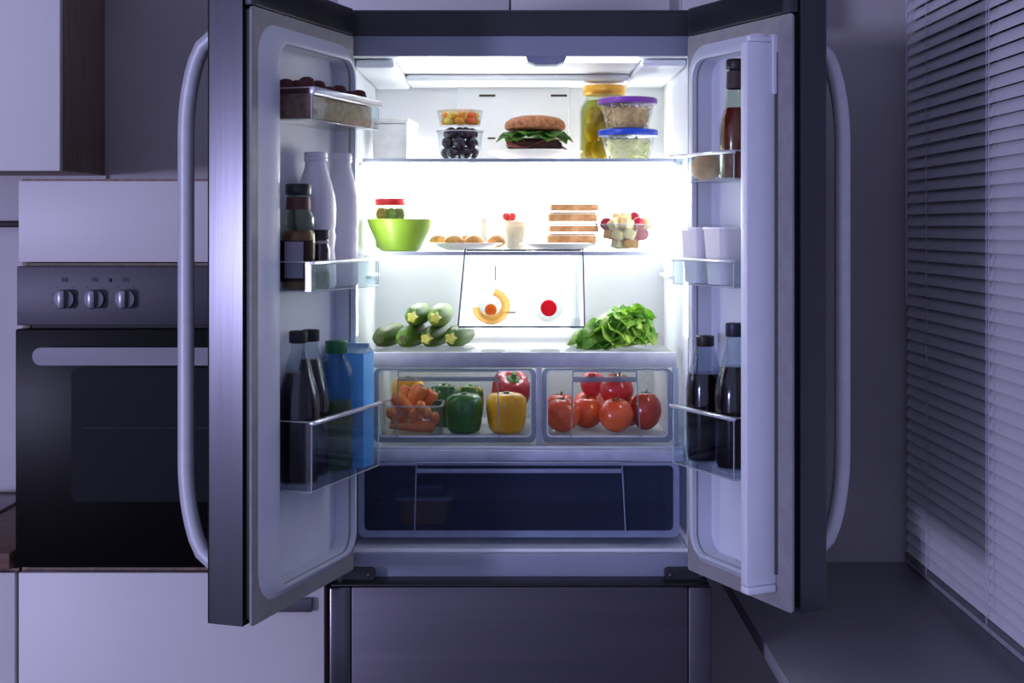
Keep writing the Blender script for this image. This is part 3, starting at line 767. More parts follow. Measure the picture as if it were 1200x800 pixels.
vm = [M('veg_green', '#6f8f2a', .4, 0, .2), M('veg_yellow', '#e0b02c', .4, 0, .2), M('veg_dark', '#46602a', .4, 0, .2)]
v0 = None; vs = []
for k in range(3):
    if k == 0: q = mk('pickled_vegetable', b, vm[0], None, world=False); v0 = q
    else:
        me = v0.data.copy(); me.materials.clear(); me.materials.append(vm[k]); q = bpy.data.objects.new('pickled_vegetable', me); C.objects.link(q)
    tag(q, ('olive green', 'yellow', 'dark green')[k]+' vegetable chunk inside the red-lidded jar', 'vegetable', 'vegetables in the red-lidded jar'); vs.append(q)
i = 0
for z in (.0145, .0365, .0580, .0760):
    for k in range(5):
        a = 2*PI*k/5+z*30; l = (vx+.0205*math.cos(a), vy+.0205*math.sin(a), zs+z); q = (i*2+i//3) % 3
        if i < 3: q = i; vs[q].location = l
        else: dup(vs[q], l, (0, 0, k))
        i += 1

p1x, p1y = PX(547, 2.83), 2.83
plate('plate', 'white plate carrying the small bread rolls', p1x, p1y, zs, .0795, china, .015)
b = NB(); blob(b, .0205, .0205, .0135, (0, 0, .0115), 18, 10, lambda a, p: 1+(.06 if p > 0 else -.05)*abs(math.sin(p)))
rollm = M('roll_crust', '#c98a4a', .55, 0, .25, 60, .15, col2='#e3b26a')
r0 = mk('bread_roll', b, rollm, None, world=False)
for i, (px, yy) in enumerate(((514, 2.835), (532, 2.785), (556, 2.785), (582, 2.82), (546, 2.865))):
    lab = ('round bread roll at the bowl end of the plate', 'round bread roll on the plate next to the end roll', 'round bread roll in the middle of the plate',
           'round bread roll at the dessert end of the plate', 'round bread roll behind the others on the plate')[i]
    l = (PX(px, yy), yy, zs+.0065)
    if i == 0: r0.location = l; tag(r0, lab, 'bread roll', 'bread rolls on the plate')
    else: dup(r0, l, (0, 0, i), lab)
t = root('milk_glass', 'small glass of milk behind the bread rolls', 'glass', (PX(568, 2.945), 2.945, zs))
lp_(t, 'glass_wall', shell(.013, 0, .0165, .086, .0012), clear, 24); lp_(t, 'milk', [(0, .0015), (.0117, .0015), (.0148, .068), (0, .068)], M('milk_white', '#f3f0e6', .3), 24)
lp_(t, 'lid', [(0, .0862), (.0175, .0862), (.0175, .089), (0, .089)], M('cream_lid', '#efe6c0', .4), 24)
dx_, dy_ = PX(604, 2.90), 2.90
t = root('dessert_cup', 'cup of cream dessert behind the sandwich plate', 'cup', (dx_, dy_, zs))
lp_(t, 'cup_wall', shell(.022, 0, .0326, .064, .0012), clear, 28); lp_(t, 'cream', [(0, .0015), (.0205, .0015), (.0308, .060), (.016, .063), (0, .064)], M('cream_dessert', '#f3ead2', .5), 28)
b = NB(); blob(b, .0088, .0088, .0085, (0, 0, 0), 14, 9, lambda a, p: 1+.07*math.sin(6*a)*math.sin(6*p))
q = mk('raspberry', b, M('raspberry_red', '#d23a3c', .4, 0, .2, 80), None, world=False)
for i, (ax, ay) in enumerate(((-.020, -.010), (-.006, -.016), (-.012, .004))):
    l = (dx_+ax, dy_+ay, zs+.0705)
    if i == 0: q.location = l; tag(q, 'red raspberry on top of the cream dessert', 'raspberry', 'raspberries on the dessert')
    else: dup(q, l, (0, 0, i))
sx_, sy_ = PX(655, 2.76), 2.76
plate('plate', 'pale plate under the stack of sandwiches', sx_, sy_, zs, .0805, china, .015)
crust = M('bread_crust', '#cf8a4c', .65, 0, .2, 70, .2, col2='#e8b478'); soft = M('bread_soft', '#efdcb6', .8, 0, .08, 60, .2)
hamm = M('ham_pink', '#c98d88'); 
def layer(z, lab, i):
    cx = PX(670, 2.76)+.0015*((i % 2)*2-1)
    t = root('sandwich_layer', lab, 'sandwich', (cx, sy_, z), (0, 0, .03*i), 'stacked sandwich layers')
    b = NB(); prism(b, rrect(-.048, .048, -.046, .046, .014, 5), .0006, .0126, ident); s_ = mk('bread_slice', b, soft, t, world=False)
    b = NB(); ring(b, rrect(-.0495, .0495, -.0475, .0475, .0155, 5), rrect(-.0482, .0482, -.0462, .0462, .0142, 5), 0, .0132, ident); mk('crust', b, crust, s_, world=False)
    if i < 3:
        b = NB(); prism(b, rrect(-.049, .047, -.0485, .047, .014, 5), .0134, .0162, ident); mk('cheese_slice', b, M('cheese_pale', '#f0dca8', .5), t, world=False)
        b = NB(); prism(b, rrect(-.046, .048, -.0495, .046, .014, 5), .0164, .0184, ident); mk('ham_slice', b, hamm, t, world=False)
for i, lab in enumerate(('lowest bread slice of the sandwich stack, lying on the plate', 'second bread slice up in the sandwich stack, topped with ham', 'third bread slice up in the sandwich stack, topped with ham', 'topmost bread slice of the sandwich stack')):
    layer(zs+.0165+i*.0214, lab, i)
fx, fy = PX(733, 2.735), 2.735
t = root('fruit_bowl', 'clear glass bowl of fruit salad on the middle shelf', 'bowl', (fx, fy, zs))
lp_(t, 'bowl_glass', [(0, 0), (.025, 0), (.030, .003), (.046, .020), (.056, .038), (.060, .053), (.0588, .0535), (.0545, .038), (.0445, .021), (.029, .005), (0, .003)], GLASS('bowl_glass', '#e9eef0', .03, .08), 40)
lp_(t, 'bowl_rim', [(.0583, .0525), (.0607, .0525), (.0607, .0545), (.0583, .0545), (.0583, .0525)], clear_edge, 40)
kinds = [('red_grape', .0125, M('red_grape', '#b3203a', .25, 0, .2, 40, coat=.2), 'red grape in the glass fruit bowl', 'grape', 1.05),
         ('melon_cube', .0130, M('melon_pale', '#f4dc98', .4, 0, .1), 'pale melon chunk in the glass fruit bowl', 'melon', 1),
         ('mango_cube', .0125, M('mango_orange', '#e9a02c', .4, 0, .15), 'orange mango chunk in the glass fruit bowl', 'mango', 1)]
protos = []
for nm, r, m_, lab, cat, zr in kinds:
    b = NB()
    if nm == 'red_grape': blob(b, r, r, r*zr, (0, 0, 0), 14, 9)
    else: box(b, -r*.85, r*.85, -r*.8, r*.8, -r*.75, r*.75, .004)
    q = mk(nm, b, m_, None, world=False); tag(q, lab, cat, nm.replace('_', ' ')+'s in the fruit bowl'); protos.append([q, 0])
lay = [(.0155, .017, 4, .4), (.034, .0345, 9, 0), (.034, .010, 3, .6), (.0545, .0410, 10, .3), (.0545, .0175, 5, 0), (.066, .020, 3, .4)]
i = 0
for z, rr, n, a0 in lay:
    for k in range(n):
        a = a0+2*PI*k/n; x, y = rr*math.cos(a), rr*math.sin(a)
        kd = 0 if (x > .012 and z > .03 and k % 4 != 1) or (x < -.035 and z > .05) else (2 if i % 3 == 0 else 1)
        if z > .06: kd = 1 if k else 0
        l = (fx+x, fy+y, zs+z); r = (.4*random.random(), .4*random.random(), 6*random.random())
        if not protos[kd][1]: protos[kd][0].location = l; protos[kd][0].rotation_euler = r; protos[kd][1] = 1
        else: dup(protos[kd][0], l, r)
        i += 1
# things lying in the hanging tray
def lying(name, label, x, y, z, prof, mat, capprof, capmat, cat):
    t = root(name, label, cat, (x, y, z), (PI/2, 0, 0))
    lp_(t, 'bottle_body', prof, mat, 28); lp_(t, 'cap', capprof, capmat, 28)
    return t
milkpl = GLASS('milky_plastic', '#f6f6f2', .1, .75, '#f6f6f2')
zt_ = TZ+.0005
lying('milk_bottle', 'white bottle lying in the hanging tray, red cap facing out', PX(643, 2.72), 2.73, zt_+.0325, [(0, -.16), (.030, -.16), (.032, -.155), (.032, -.05), (.026, -.03), (.014, -.012), (.014, 0), (0, 0)], milkpl,
      [(0, .0002), (.0158, .0002), (.0163, .002), (.0163, .014), (.015, .016), (0, .016)], GLASS('bright_red_cap', '#ff5060', .3, .95, '#ff1c34'), 'bottle')
lying('juice_bottle', 'small bottle lying in the hanging tray, orange cap facing out', PX(575, 2.72), 2.73, zt_+.0285, [(0, -.15), (.024, -.15), (.027, -.145), (.027, -.05), (.022, -.03), (.0155, -.010), (.0155, 0), (0, 0)], milkpl,
      [(0, .0002), (.0115, .0002), (.012, .002), (.012, .012), (.007, .0125), (.0065, .009), (0, .009)], GLASS('orange_cap', '#ffc060', .3, .9, '#ffa024'), 'bottle')
b = NB()
cc_ = P(574, 362, 2.70); pts = []
for k in range(25):
    a = math.radians(78-k*10.5); pts.append((cc_.x+.030*math.cos(a)+.002, 2.672, zt_+.040+.0275*math.sin(a)))
for k in range(len(pts)): pass
tube(b, pts, lambda q: .0095*(.75+.25*math.sin(PI*q)), 10, side=(0, 1, 0))
tag(mk('sausage_ring', b, GLASS('pale_orange_sausage', '#ffe6b8', .3, .5, '#ffc466')), 'curved pale orange sausage around the orange-capped bottle in the tray', 'sausage')

# ---- shelf 3: zucchini and lettuce
zz3 = Z3+.0003
zucm = M('zucchini_green', '#3c601c', .5, 0, .3, 18, .1, col2='#6c9030', stretch=(1, 1, .3))
zucd = M('zucchini_dark', '#2c4619', .5, 0, .3, 18, .1, col2='#587a2c', stretch=(1, 1, .3))
stemm = M('zucchini_stem', '#a8ab3e', .55, 0, .2, 40, col2='#cfcf66')
def zucchini(x, y, z, r, L, yaw, lab, mat, stem=True):
    t = root('zucchini', lab, 'zucchini', (x, y, z), (PI/2, 0, yaw), 'zucchini heaped on the crisper cover')
    f = lambda a, zq: 1+.03*math.cos(6*a)
    prof = [(0, -L), (r*.55, -L+.004), (r*.9, -L+.02), (r, -L+.05), (r*.98, -.06), (r*.92, -.03), (r*.72, -.010), (r*.42, -.001), (0, 0)]
    lp_(t, 'zucchini_body', prof, mat, 24, lobes=f)
    if stem:
        b = NB()
        pts = [((.0125 if k % 2 == 0 else .0085)*math.cos(k*PI/5), (.0125 if k % 2 == 0 else .0085)*math.sin(k*PI/5)) for k in range(10)]
        A = [b.verts.new((x_*1.0, y_*1.0, -.004)) for x_, y_ in pts]; B = [b.verts.new((x_*.85, y_*.85, .016)) for x_, y_ in pts]
        b.faces.new(A[::-1]); b.faces.new(B)
        for i in range(10): b.faces.new((A[i], A[(i+1) % 10], B[(i+1) % 10], B[i]))
        mk('stem', b, stemm, t, world=False)
    else:
        lp_(t, 'blossom_scar', [(0, -.001), (.008, -.0015), (.007, .002), (0, .0025)], M('scar_brown', '#4a4a28', .7), 12)
    return t
R = .0221
zucchini(-.2630, 2.700, zz3+R, R, .17, -.16, 'dark zucchini lying against the side wall', zucd, False)
zucchini(-.2155, 2.685, zz3+R, R, .17, -.16, 'zucchini with its blossom end forward beside the dark one', zucm, False)
zucchini(-.1680, 2.700, zz3+R, R, .17, -.16, 'dark green zucchini at the bottom centre of the heap, stem forward', zucd)
zucchini(-.1205, 2.705, zz3+R, R, .17, -.16, 'bottom zucchini of the heap nearest the tray, stem forward', zucm)
zucchini(-.1965, 2.705, zz3+R+.0420, R, .17, -.06, 'zucchini on top of the heap on the wall side', zucm)
zucchini(-.1500, 2.690, zz3+R+.0420, R, .17, -.06, 'pale zucchini on top of the heap on the tray side', M('zucchini_pale', '#557a24', .5, 0, .3, 18, .1, col2='#84a23e', stretch=(1, 1, .3)))

lt = root('lettuce', 'loose head of green lettuce lying on the crisper cover', 'lettuce', (.205, 2.76, zz3))
rl_ = random.Random(11)
def leaf(x, y, z, rx, ry, rz, s_, k):
    bmx = leafmesh(.085, .040, .35, .0055, 1+k, 12, 9, .35)
    from mathutils import Euler
    mt = Matrix.Translation((x, y, z)) @ Euler((rx, ry, rz)).to_matrix().to_4x4() @ Matrix.Scale(s_, 4)
    bmesh.ops.transform(bmx, matrix=mt, verts=bmx.verts)
    for v in bmx.verts:
        v.co.z = max(v.co.z, .001+.15*max(0, v.co.z)); v.co.x = min(v.co.x, .116); v.co.y = max(v.co.y, -.112)
    mk('leaf', bmx, (lettm, lettd, lettm, lettm)[k % 4], lt, world=False, ang=80)
b = NB(); blob(b, .062, .055, .036, (.020, .02, .037), 18, 10, lambda a, p: 1+.08*math.sin(5*a+3*p)); mk('heart', b, lettm, lt, world=False)
# a spread of outer leaves (towards the tray), a heaped crown, and hanging front leaves
for k in range(9):
    a = math.radians(150+k*17); leaf(.005+.012*math.cos(a), .0+.012*math.sin(a), .026+.004*(k % 3), rl_.uniform(-.3, .3), rl_.uniform(-.15, .15), a, rl_.uniform(.85, 1.08), k)
for k in range(11):
    a = math.radians(170+k*21); leaf(.022+.010*math.cos(a), .01+.010*math.sin(a), .052+.004*(k % 3), rl_.uniform(-.5, .5), rl_.uniform(-.1, .35), a, rl_.uniform(.62, .80), k+1)
for k in range(9):
    a = math.radians(40*k+15); leaf(.028, .015, .064+.003*(k % 2), rl_.uniform(-.5, .5), rl_.uniform(-.35, .1), a, rl_.uniform(.50, .68), k+2)
for k in range(5):
    a = math.radians(225+k*22); leaf(.045, -.005, .042, rl_.uniform(-.4, .4), .25, a, .70, k)

# ---- crisper contents
ZD = PZ(518, YC)+.0066
pm = {'green': M('pepper_green', '#2f6a22', .22, 0, .15, 14, coat=.4), 'yellow': M('pepper_yellow', '#ffb418', .22, 0, .1, 14, coat=.4),
      'red': M('pepper_red', '#c81e26', .22, 0, .15, 14, coat=.4), 'mixed': M('pepper_mixed', '#3f6f20', .25, 0, .2, 22, col2='#d8a91e', coat=.4, lo=.45, hi=.6)}
pst = M('pepper_stem', '#5c8a34', .5, 0, .2, 40)
def pepper(x, y, r, h, kind, lab, n=4, rot=(0, 0, 0), z=None, sh=1.02):
    t = root('bell_pepper', lab, 'pepper', (x, y, ZD+.0004 if z is None else z), rot, 'bell peppers in the crisper drawer')
    ph = .785 if n == 4 else .3
    lob = lambda a, zq: 1-.15*(1-abs(math.cos(n/2*(a+ph)))**.7)*min(1, max(.3, zq/h+.35))
    prof = [(0, .006), (r*.35, .003), (r*.62, 0), (r*.82, h*.07), (r*.92, h*.25), (r*.99, h*.55), (r, h*.75), (r*.93, h*.9), (r*.74, h*.985), (r*.48, h), (r*.26, h*.95), (0, h*.92)]
    lp_(t, 'pepper_body', prof, pm[kind], 40, lobes=lob)
    lp_(t, 'stem', [(0, h*.93), (r*.34, h*.955), (r*.30, h*.985), (r*.14, h*1.0), (r*.12, h*sh), (r*.15, h*(sh+.02)), (0, h*(sh+.02))], pst, 14, lobes=lambda a, zq: 1+.12*math.sin(5*a))
    return t
pepper(PX(544, 2.72), 2.722, .0405, .076, 'green', 'dark green bell pepper at the front of the crisper drawer')
pepper(PX(593.5, 2.72), 2.722, .0415, .078, 'yellow', 'yellow bell pepper at the front of the crisper drawer', 4, (0, 0, .4))
pepper(PX(594, 2.85), 2.862, .042, .088, 'red', 'red bell pepper tilted behind the yellow one, stem forward', 4, (.55, 0, .3), ZD+.023, 1.12)
pepper(-.0875, 2.850, .030, .078, 'mixed', 'green and yellow bell pepper behind the front green one', 3)
pepper(-.1400, 2.808, .033, .084, 'green', 'green bell pepper standing behind the carrot tub', 4, (0, 0, .6))
pepper(PX(478, 2.85), 2.853, .037, .094, 'yellow', 'yellow bell pepper standing behind the carrots', 4, (0, 0, .2))
cxm, cym = PX(484, 2.725), 2.722
t = root('carrot_tub', 'clear rectangular tub holding carrots in the crisper drawer', 'tub', (cxm, cym, ZD+.0004))
b = NB(); th = .0016
ring(b, rrect(-.060, .060, -.050, .050, .018), rrect(-.060+th, .060-th, -.050+th, .050-th, .017), .002, .056, ident)
prism(b, rrect(-.060, .060, -.050, .050, .018), 0, .0019, ident); mk('tub_wall', b, GLASS('tub_plastic', '#f6f7f7', .05, .05), t, world=False)
b = NB(); ring(b, rrect(-.063, .063, -.053, .053, .020), rrect(-.058, .058, -.048, .048, .016), .0562, .059, ident); mk('tub_rim', b, clear_edge, t, world=False)
carm = M('carrot_orange', '#f5904a', .5, 0, .2, 60, .1, col2='#e87834')
def carrot(p0, p1, r, lab):
    p0, p1 = Vector(p0), Vector(p1); L = (p1-p0).length
    q = Vector((0, 0, 1)).rotation_difference(p1-p0).to_euler()
    t = root('carrot', lab, 'carrot', p0, q, 'carrots in the clear tub')
    lp_(t, 'carrot_body', [(0, 0), (r*.25, .001), (r*.42, L*.15), (r*.7, L*.45), (r*.92, L*.75), (r, L*.9), (r*.8, L*.975), (r*.35, L), (0, L)], carm, 16, lobes=lambda a, z: 1+.02*math.sin(90*z))
    lp_(t, 'carrot_crown', [(r*.3, L*.995), (r*.28, L*1.02), (0, L*1.03)], pst, 10)
zb = ZD+.003
carrot((cxm-.030, cym-.004, zb+.008), (cxm+.018, cym+.002, zb+.090), .0165, 'thick carrot leaning tall out of the tub')
carrot((cxm+.020, cym-.022, zb+.022), (cxm-.036, cym-.024, zb+.075), .0150, 'carrot leaning towards the side wall in the tub')
carrot((cxm-.005, cym+.030, zb+.010), (cxm+.040, cym+.020, zb+.078), .0150, 'carrot standing at the pepper side of the tub')
carrot((cxm-.045, cym+.020, zb+.009), (cxm-.010, cym+.028, zb+.086), .0150, 'carrot standing at the back of the tub')
carrot((cxm-.045, cym-.036, zb+.0135), (cxm+.045, cym-.0345, zb+.0135), .0125, 'carrot lying along the front bottom of the tub')
for i, (ax, ay, az) in enumerate(((-.040, -.034, .040), (.004, -.0365, .036), (.030, -.036, .040), (.045, -.034, .030), (.018, -.036, .052))):
    b = NB(); blob(b, .0105, .0105, .0125, (0, 0, 0), 14, 9, lambda a, p: 1+.04*math.sin(3*a)); o = mk('baby_carrot', b, carm, None, world=False)
    o.location = (cxm+ax, cym+ay, zb+az); tag(o, 'short carrot piece against the front of the clear tub', 'carrot', 'carrot pieces in the clear tub')
# tomatoes
tomm = M('tomato_red', '#de3a22', .22, 0, .15, 12, col2='#ee6a34', coat=.3); tomr = M('tomato_pink', '#d8283a', .2, 0, .12, 12, coat=.3)
calm = M('calyx_green', '#3f5f2a', .6, 0, .2)
def tomato(x, y, z, r, hz, lab, mat=tomm, rot=(0, 0, 0)):
    t = root('tomato', lab, 'tomato', (x, y, z), rot, 'tomatoes in the crisper drawer')
    b = NB(); blob(b, r, r, r*hz, (0, 0, 0), 28, 16, lambda a, p: 1-.16*math.exp(-((p-PI/2)/.28)**2)+.012*math.cos(5*a)*math.cos(p)); mk('tomato_body', b, mat, t, world=False)
    b = NB()
    for k in range(5):
        a = 2*PI*k/5; L = r*.5; zt = r*hz*.86
        vs_ = [b.verts.new(v) for v in ((0, 0, zt), (L*.5*math.cos(a-.25), L*.5*math.sin(a-.25), zt+.003), (L*math.cos(a), L*math.sin(a), zt+.005), (L*.5*math.cos(a+.25), L*.5*math.sin(a+.25), zt+.003))]
        b.faces.new(vs_)
    bmesh.ops.solidify(b, geom=b.faces[:], thickness=.0006)
    tube(b, [(0, 0, r*hz*.84), (0.001, 0, r*hz*.97), (.004, 0, r*hz*1.08)], .0018, 6); mk('calyx', b, calm, t, world=False)
ZT = ZD+.0006
tomato(.1010, 2.724, ZT+.0345, .0355, .97, 'large tomato in the drawer corner at the divider', rot=(0, 0, .4))
tomato(.1515, 2.776, ZT+.0322, .0330, .97, 'tomato wedged behind the two large front tomatoes')
tomato(.2075, 2.722, ZT+.0345, .0350, .98, 'large smooth tomato in the middle of the drawer front', rot=(.25, 0, 0))
tomato(.2690, 2.746, ZT+.0400, .0315, 1.25, 'tall dark tomato against the side of the drawer', M('tomato_dark', '#a8361c', .2, 0, .15, 12, coat=.3))
tomato(.2390, 2.800, ZT+.0320, .0330, .97, 'tomato on the drawer floor below the topmost one')
tomato(.0995, 2.812, ZT+.0335, .0345, .97, 'tomato at the back of the drawer by the divider')
tomato(.1600, 2.860, ZT+.0335, .0345, .97, 'tomato at the back of the drawer floor')
tomato(.2130, 2.777, ZT+.0790, .0355, .92, 'topmost large red tomato resting on the others', M('tomato_deep', '#c0241c', .2, 0, .12, 12, coat=.3), (.3, .1, 0))
tomato(.1680, 2.838, ZT+.0830, .0265, .95, 'small pinkish tomato on top at the back', tomr, (.9, 0, 0))
# bottom drawer: tub and bread pack
bz = PZ(629, 2.595)+.0067
bx2 = PX(498, 2.72)
t = root('lunch_tub', 'small lidded tub of orange food in the dark bottom drawer', 'tub', (bx2, 2.72, bz))
b = NB(); prism(b, rrect(-.050, .050, -.045, .045, .014), 0, .046, ident); mk('tub_wall', b, M('tub_orange_food', '#8a5230', .5, 0, .3, 30, col2='#6a5a38'), t, world=False)
b = NB(); prism(b, rrect(-.056, .056, -.050, .050, .016), .0462, .053, ident); mk('lid', b, GLASS('tub_lid_haze', '#cfd6e2', .1, .5), t, world=False)
b = NB(); box(b, -.034, .034, -.035, .035, 0, .024, .008)
o = mk('food_packet', b, M('packet_blue', '#35506a', .4), None, world=False); o.location = (bx2+.008, 2.72, bz+.0535); tag(o, 'small blue packet lying on the lunch tub', 'packet')

# ------------------------------------------------------------------ things in the door bins
def bottle(name, lab, cat, p, body, bodymat, cap, capmat, liquid=None, liqmat=None, extra=(), group=None, lobes=None):
    t = root(name, lab, cat, p, (0, 0, 0), group)
    lp_(t, 'bottle_body', body, bodymat, 32, lobes=lobes)
    if liquid: lp_(t, 'liquid', liquid, liqmat, 32, lobes=lobes)
    lp_(t, 'cap', cap, capmat, 24)
    for nm, prof, m_ in extra: lp_(t, nm, prof, m_, 32)
    return t
pet = GLASS('clear_bottle', '#eef2f5', .03)
cola = M('cola_liquid', '#170a0a', .12, 0, .2, 10, col2='#2a0f10', coat=.4)
def petprof(r, h, neck=.013, hs=.52, th=.0012):
    o = [(0, .004), (r*.55, 0), (r*.9, .006), (r, .02), (r, h*hs), (r*.93, h*(hs+.1)), (r*.62, h*(hs+.25)), (neck, h*(hs+.38)), (neck, h)]
    return o+[(a-th if a > th else 0, z) for a, z in reversed(o[1:])]+[(0, .006)]
def inner(r, h, top, hs=.52, neck=.013):
    o = [(0, .006), (r*.53, .003), (r*.88, .009), (r-.0022, .022), (r-.0022, h*hs), (r*.93-.0022, h*(hs+.1)), (r*.62-.0022, h*(hs+.25)), (neck-.0022, h*(hs+.38))]
    out = []
    for (a, z) in o:
        if z < top: out.append((a, z))
        else:
            a0, z0 = out[-1]; k = (top-z0)/(z-z0); out.append((a0+(a-a0)*k, top)); break
    return out+[(0, out[-1][1])]
def capprof(h, r=.0155, ch=.020): return [(0, h+.0004), (r-.001, h-ch*.75), (r, h-ch*.75+.002), (r, h+.004), (r-.002, h+.0055), (0, h+.0055)]
petlobe = lambda a, z: 1-.05*abs(math.sin(2.5*a))*max(0, 1-z/.03)
zb3, zb2, zb1 = 1.0465, 1.3745, 1.6571
# left, bottom bin
h1 = .253
bottle('cola_bottle', 'dark cola bottle with black cap at the outer end of the low door bin', 'bottle', gL(.250, .018, zb3), petprof(.0365, h1), pet, capprof(h1), blackp, inner(.0365, h1, .190), cola, lobes=petlobe)
h2 = .250
bottle('cola_bottle', 'dark cola bottle between the first cola bottle and the green-capped bottle', 'bottle', gL(.180, .006, zb3), petprof(.0330, h2), pet, capprof(h2), blackp, inner(.033, h2, .205), cola, lobes=petlobe)
h3 = .226
wb = [(0, .004), (.020, 0), (.029, .006), (.031, .02), (.028, .05), (.031, .075), (.0305, .105), (.0265, .125), (.0305, .145), (.0315, .165), (.026, .190), (.016, .204), (.0155, h3)]
bottle('water_bottle', 'clear water bottle with a green cap in the low door bin', 'bottle', gL(.112, .022, zb3), wb+[(a-.0012, z) for a, z in reversed(wb[1:])]+[(0, .006)], pet,
       capprof(h3, .0195, .022), M('green_cap', '#1f6a3c', .4), [(0, .006), (.019, .003), (.028, .009), (.0288, .02), (.0258, .05), (.0288, .075), (.0283, .104), (.0243, .125), (0, .125)], GLASS('pale_drink', '#c9d2a8', .05, .2, '#b9c890'))
pc = gL(.046, .020, zb3)
ang = math.atan2((gL(1, 0, 0)-gL(0, 0, 0)).y, (gL(1, 0, 0)-gL(0, 0, 0)).x)
t = root('drink_carton', 'blue drink carton at the hinge end of the low door bin', 'carton', pc, (0, 0, ang))
blue = M('carton_blue', '#58b0ee', .4, 0, .05, 10)
b = NB(); box(b, -.0235, .0235, -.036, .036, 0, .205, .002); mk('carton_body', b, blue, t, world=False)
b = NB(); prism(b, [(-.0235, .2052), (.0235, .2052), (.003, .216), (.003, .222), (-.003, .222), (-.003, .216)], -.036, .036, lambda x, z, y: Vector((x, y, z))); mk('carton_top', b, M('carton_top_grey', '#8fb3cf', .4), t, world=False)
b = NB(); slab(b, [(.0238, -.030, .2045), (.0238, -.004, .2045), (.0255, -.016, .176), (.0255, -.018, .176)], .0006); mk('carton_flap', b, M('carton_flap', '#3f9ad6', .4), t, world=False)
# left, middle bin
def sauce(p, ang, lab):
    t = root('sauce_bottle', lab, 'bottle', p, (0, 0, ang))
    o = [(0, .002), (.026, 0), (.029, .004), (.029, .085), (.0285, .095), (.0235, .100), (.027, .106), (.0265, .120), (.0195, .133), (.0185, .156), (.0175, .158), (.0175, .168)]
    lp_(t, 'bottle_glass', o+[(a-.0015, z) for a, z in reversed(o[1:])]+[(0, .004)], GLASS('jar_glass', '#eef3ea', .02), 32)
    lp_(t, 'sauce', [(0, .0045), (.025, .003), (.0272, .006), (.0272, .088), (.0225, .098), (0, .099)], M('brown_sauce', '#7a4a34', .4, 0, .2, 12, col2='#a2765a'), 28)
    lp_(t, 'neck_label', [(.0200, .1335), (.0206, .1335), (.0194, .154), (.0188, .154), (.0200, .1335)], M('neck_label_brown', '#4a2420', .6), 28)
    lp_(t, 'cap', [(0, .1683), (.0205, .158), (.0215, .160), (.0215, .174), (.020, .176), (0, .176)], blackp, 28)
    b = NB(); n = 14; rr = .0296
    for r_, a0, a1, z0, z1, th in ((rr, -1.25, 1.25, .014, .082, .0004),):
        A = [[b.verts.new((r_*math.cos(-PI/2+a0+(a1-a0)*i/n), r_*math.sin(-PI/2+a0+(a1-a0)*i/n), z)) for i in range(n+1)] for z in (z0, z1)]
        for i in range(n): b.faces.new((A[0][i], A[0][i+1], A[1][i+1], A[1][i]))
    bmesh.ops.solidify(b, geom=b.faces[:], thickness=-.0004); mk('dark_label', b, M('dark_label', '#3a1618', .6), t, world=False)
    b = NB(); rr = .0304; A = [[b.verts.new((rr*math.cos(-PI/2+(-.55+1.1*i/n)), rr*math.sin(-PI/2+(-.55+1.1*i/n)), z)) for i in range(n+1)] for z in (.020, .080)]
    for i in range(n): b.faces.new((A[0][i], A[0][i+1], A[1][i+1], A[1][i]))
    bmesh.ops.solidify(b, geom=b.faces[:], thickness=-.0004); mk('pale_label', b, M('pale_label', '#b9b6c4', .6), t, world=False)
sauce(gL(.256, .021, zb2), -.12, 'brown sauce bottle with a black cap and pale label')
t = bottle('sauce_jar', 'small dark jar with a black lid beside the brown sauce bottle', 'jar', gL(.2115, .0390, zb2), [(0, .001), (.0155, 0), (.0175, .004), (.0175, .066), (.0145, .074), (.0145, .083), (0, .083)], M('dark_jar', '#240b12', .15, 0, .2, 10, coat=.5),
       [(0, .0832), (.0165, .0832), (.0168, .085), (.0168, .098), (.0155, .0995), (0, .0995)], blackp, extra=(('neck_band', [(.0147, .076), (.0160, .076), (.0160, .081), (.0147, .081), (.0147, .076)], M('band_pale', '#b0a49c', .5)),))
whitepet = M('white_bottle', '#dcdee6', .35, 0, .03, 8, sss=.15)
def white_bottle(p, r, h, lab):
    o = [(0, .001), (r*.9, 0), (r, .005), (r*.98, h*.18), (r*.9, h*.28), (r*.98, h*.38), (r*.92, h*.42), (r*.98, h*.46), (r, h*.58), (r*.93, h*.68), (r*.72, h*.80), (r*.54, h*.89), (r*.52, h*.93), (0, h*.93)]
    k = r*.56
    bottle('yogurt_bottle', lab, 'bottle', p, o, whitepet, [(0, h*.9303), (k, h*.9303), (k*1.04, h*.935), (k*1.04, h*.953), (k*.98, h*.958), (k*1.02, h*.963), (k*1.02, h*.992), (k*.94, h), (0, h)], whitepet)
white_bottle(gL(.166, .009, zb2), .0355, .234, 'wide white plastic bottle in the middle door bin')
white_bottle(gL(.080, .018, zb2), .0310, .236, 'slim white plastic bottle at the hinge end of the middle bin')
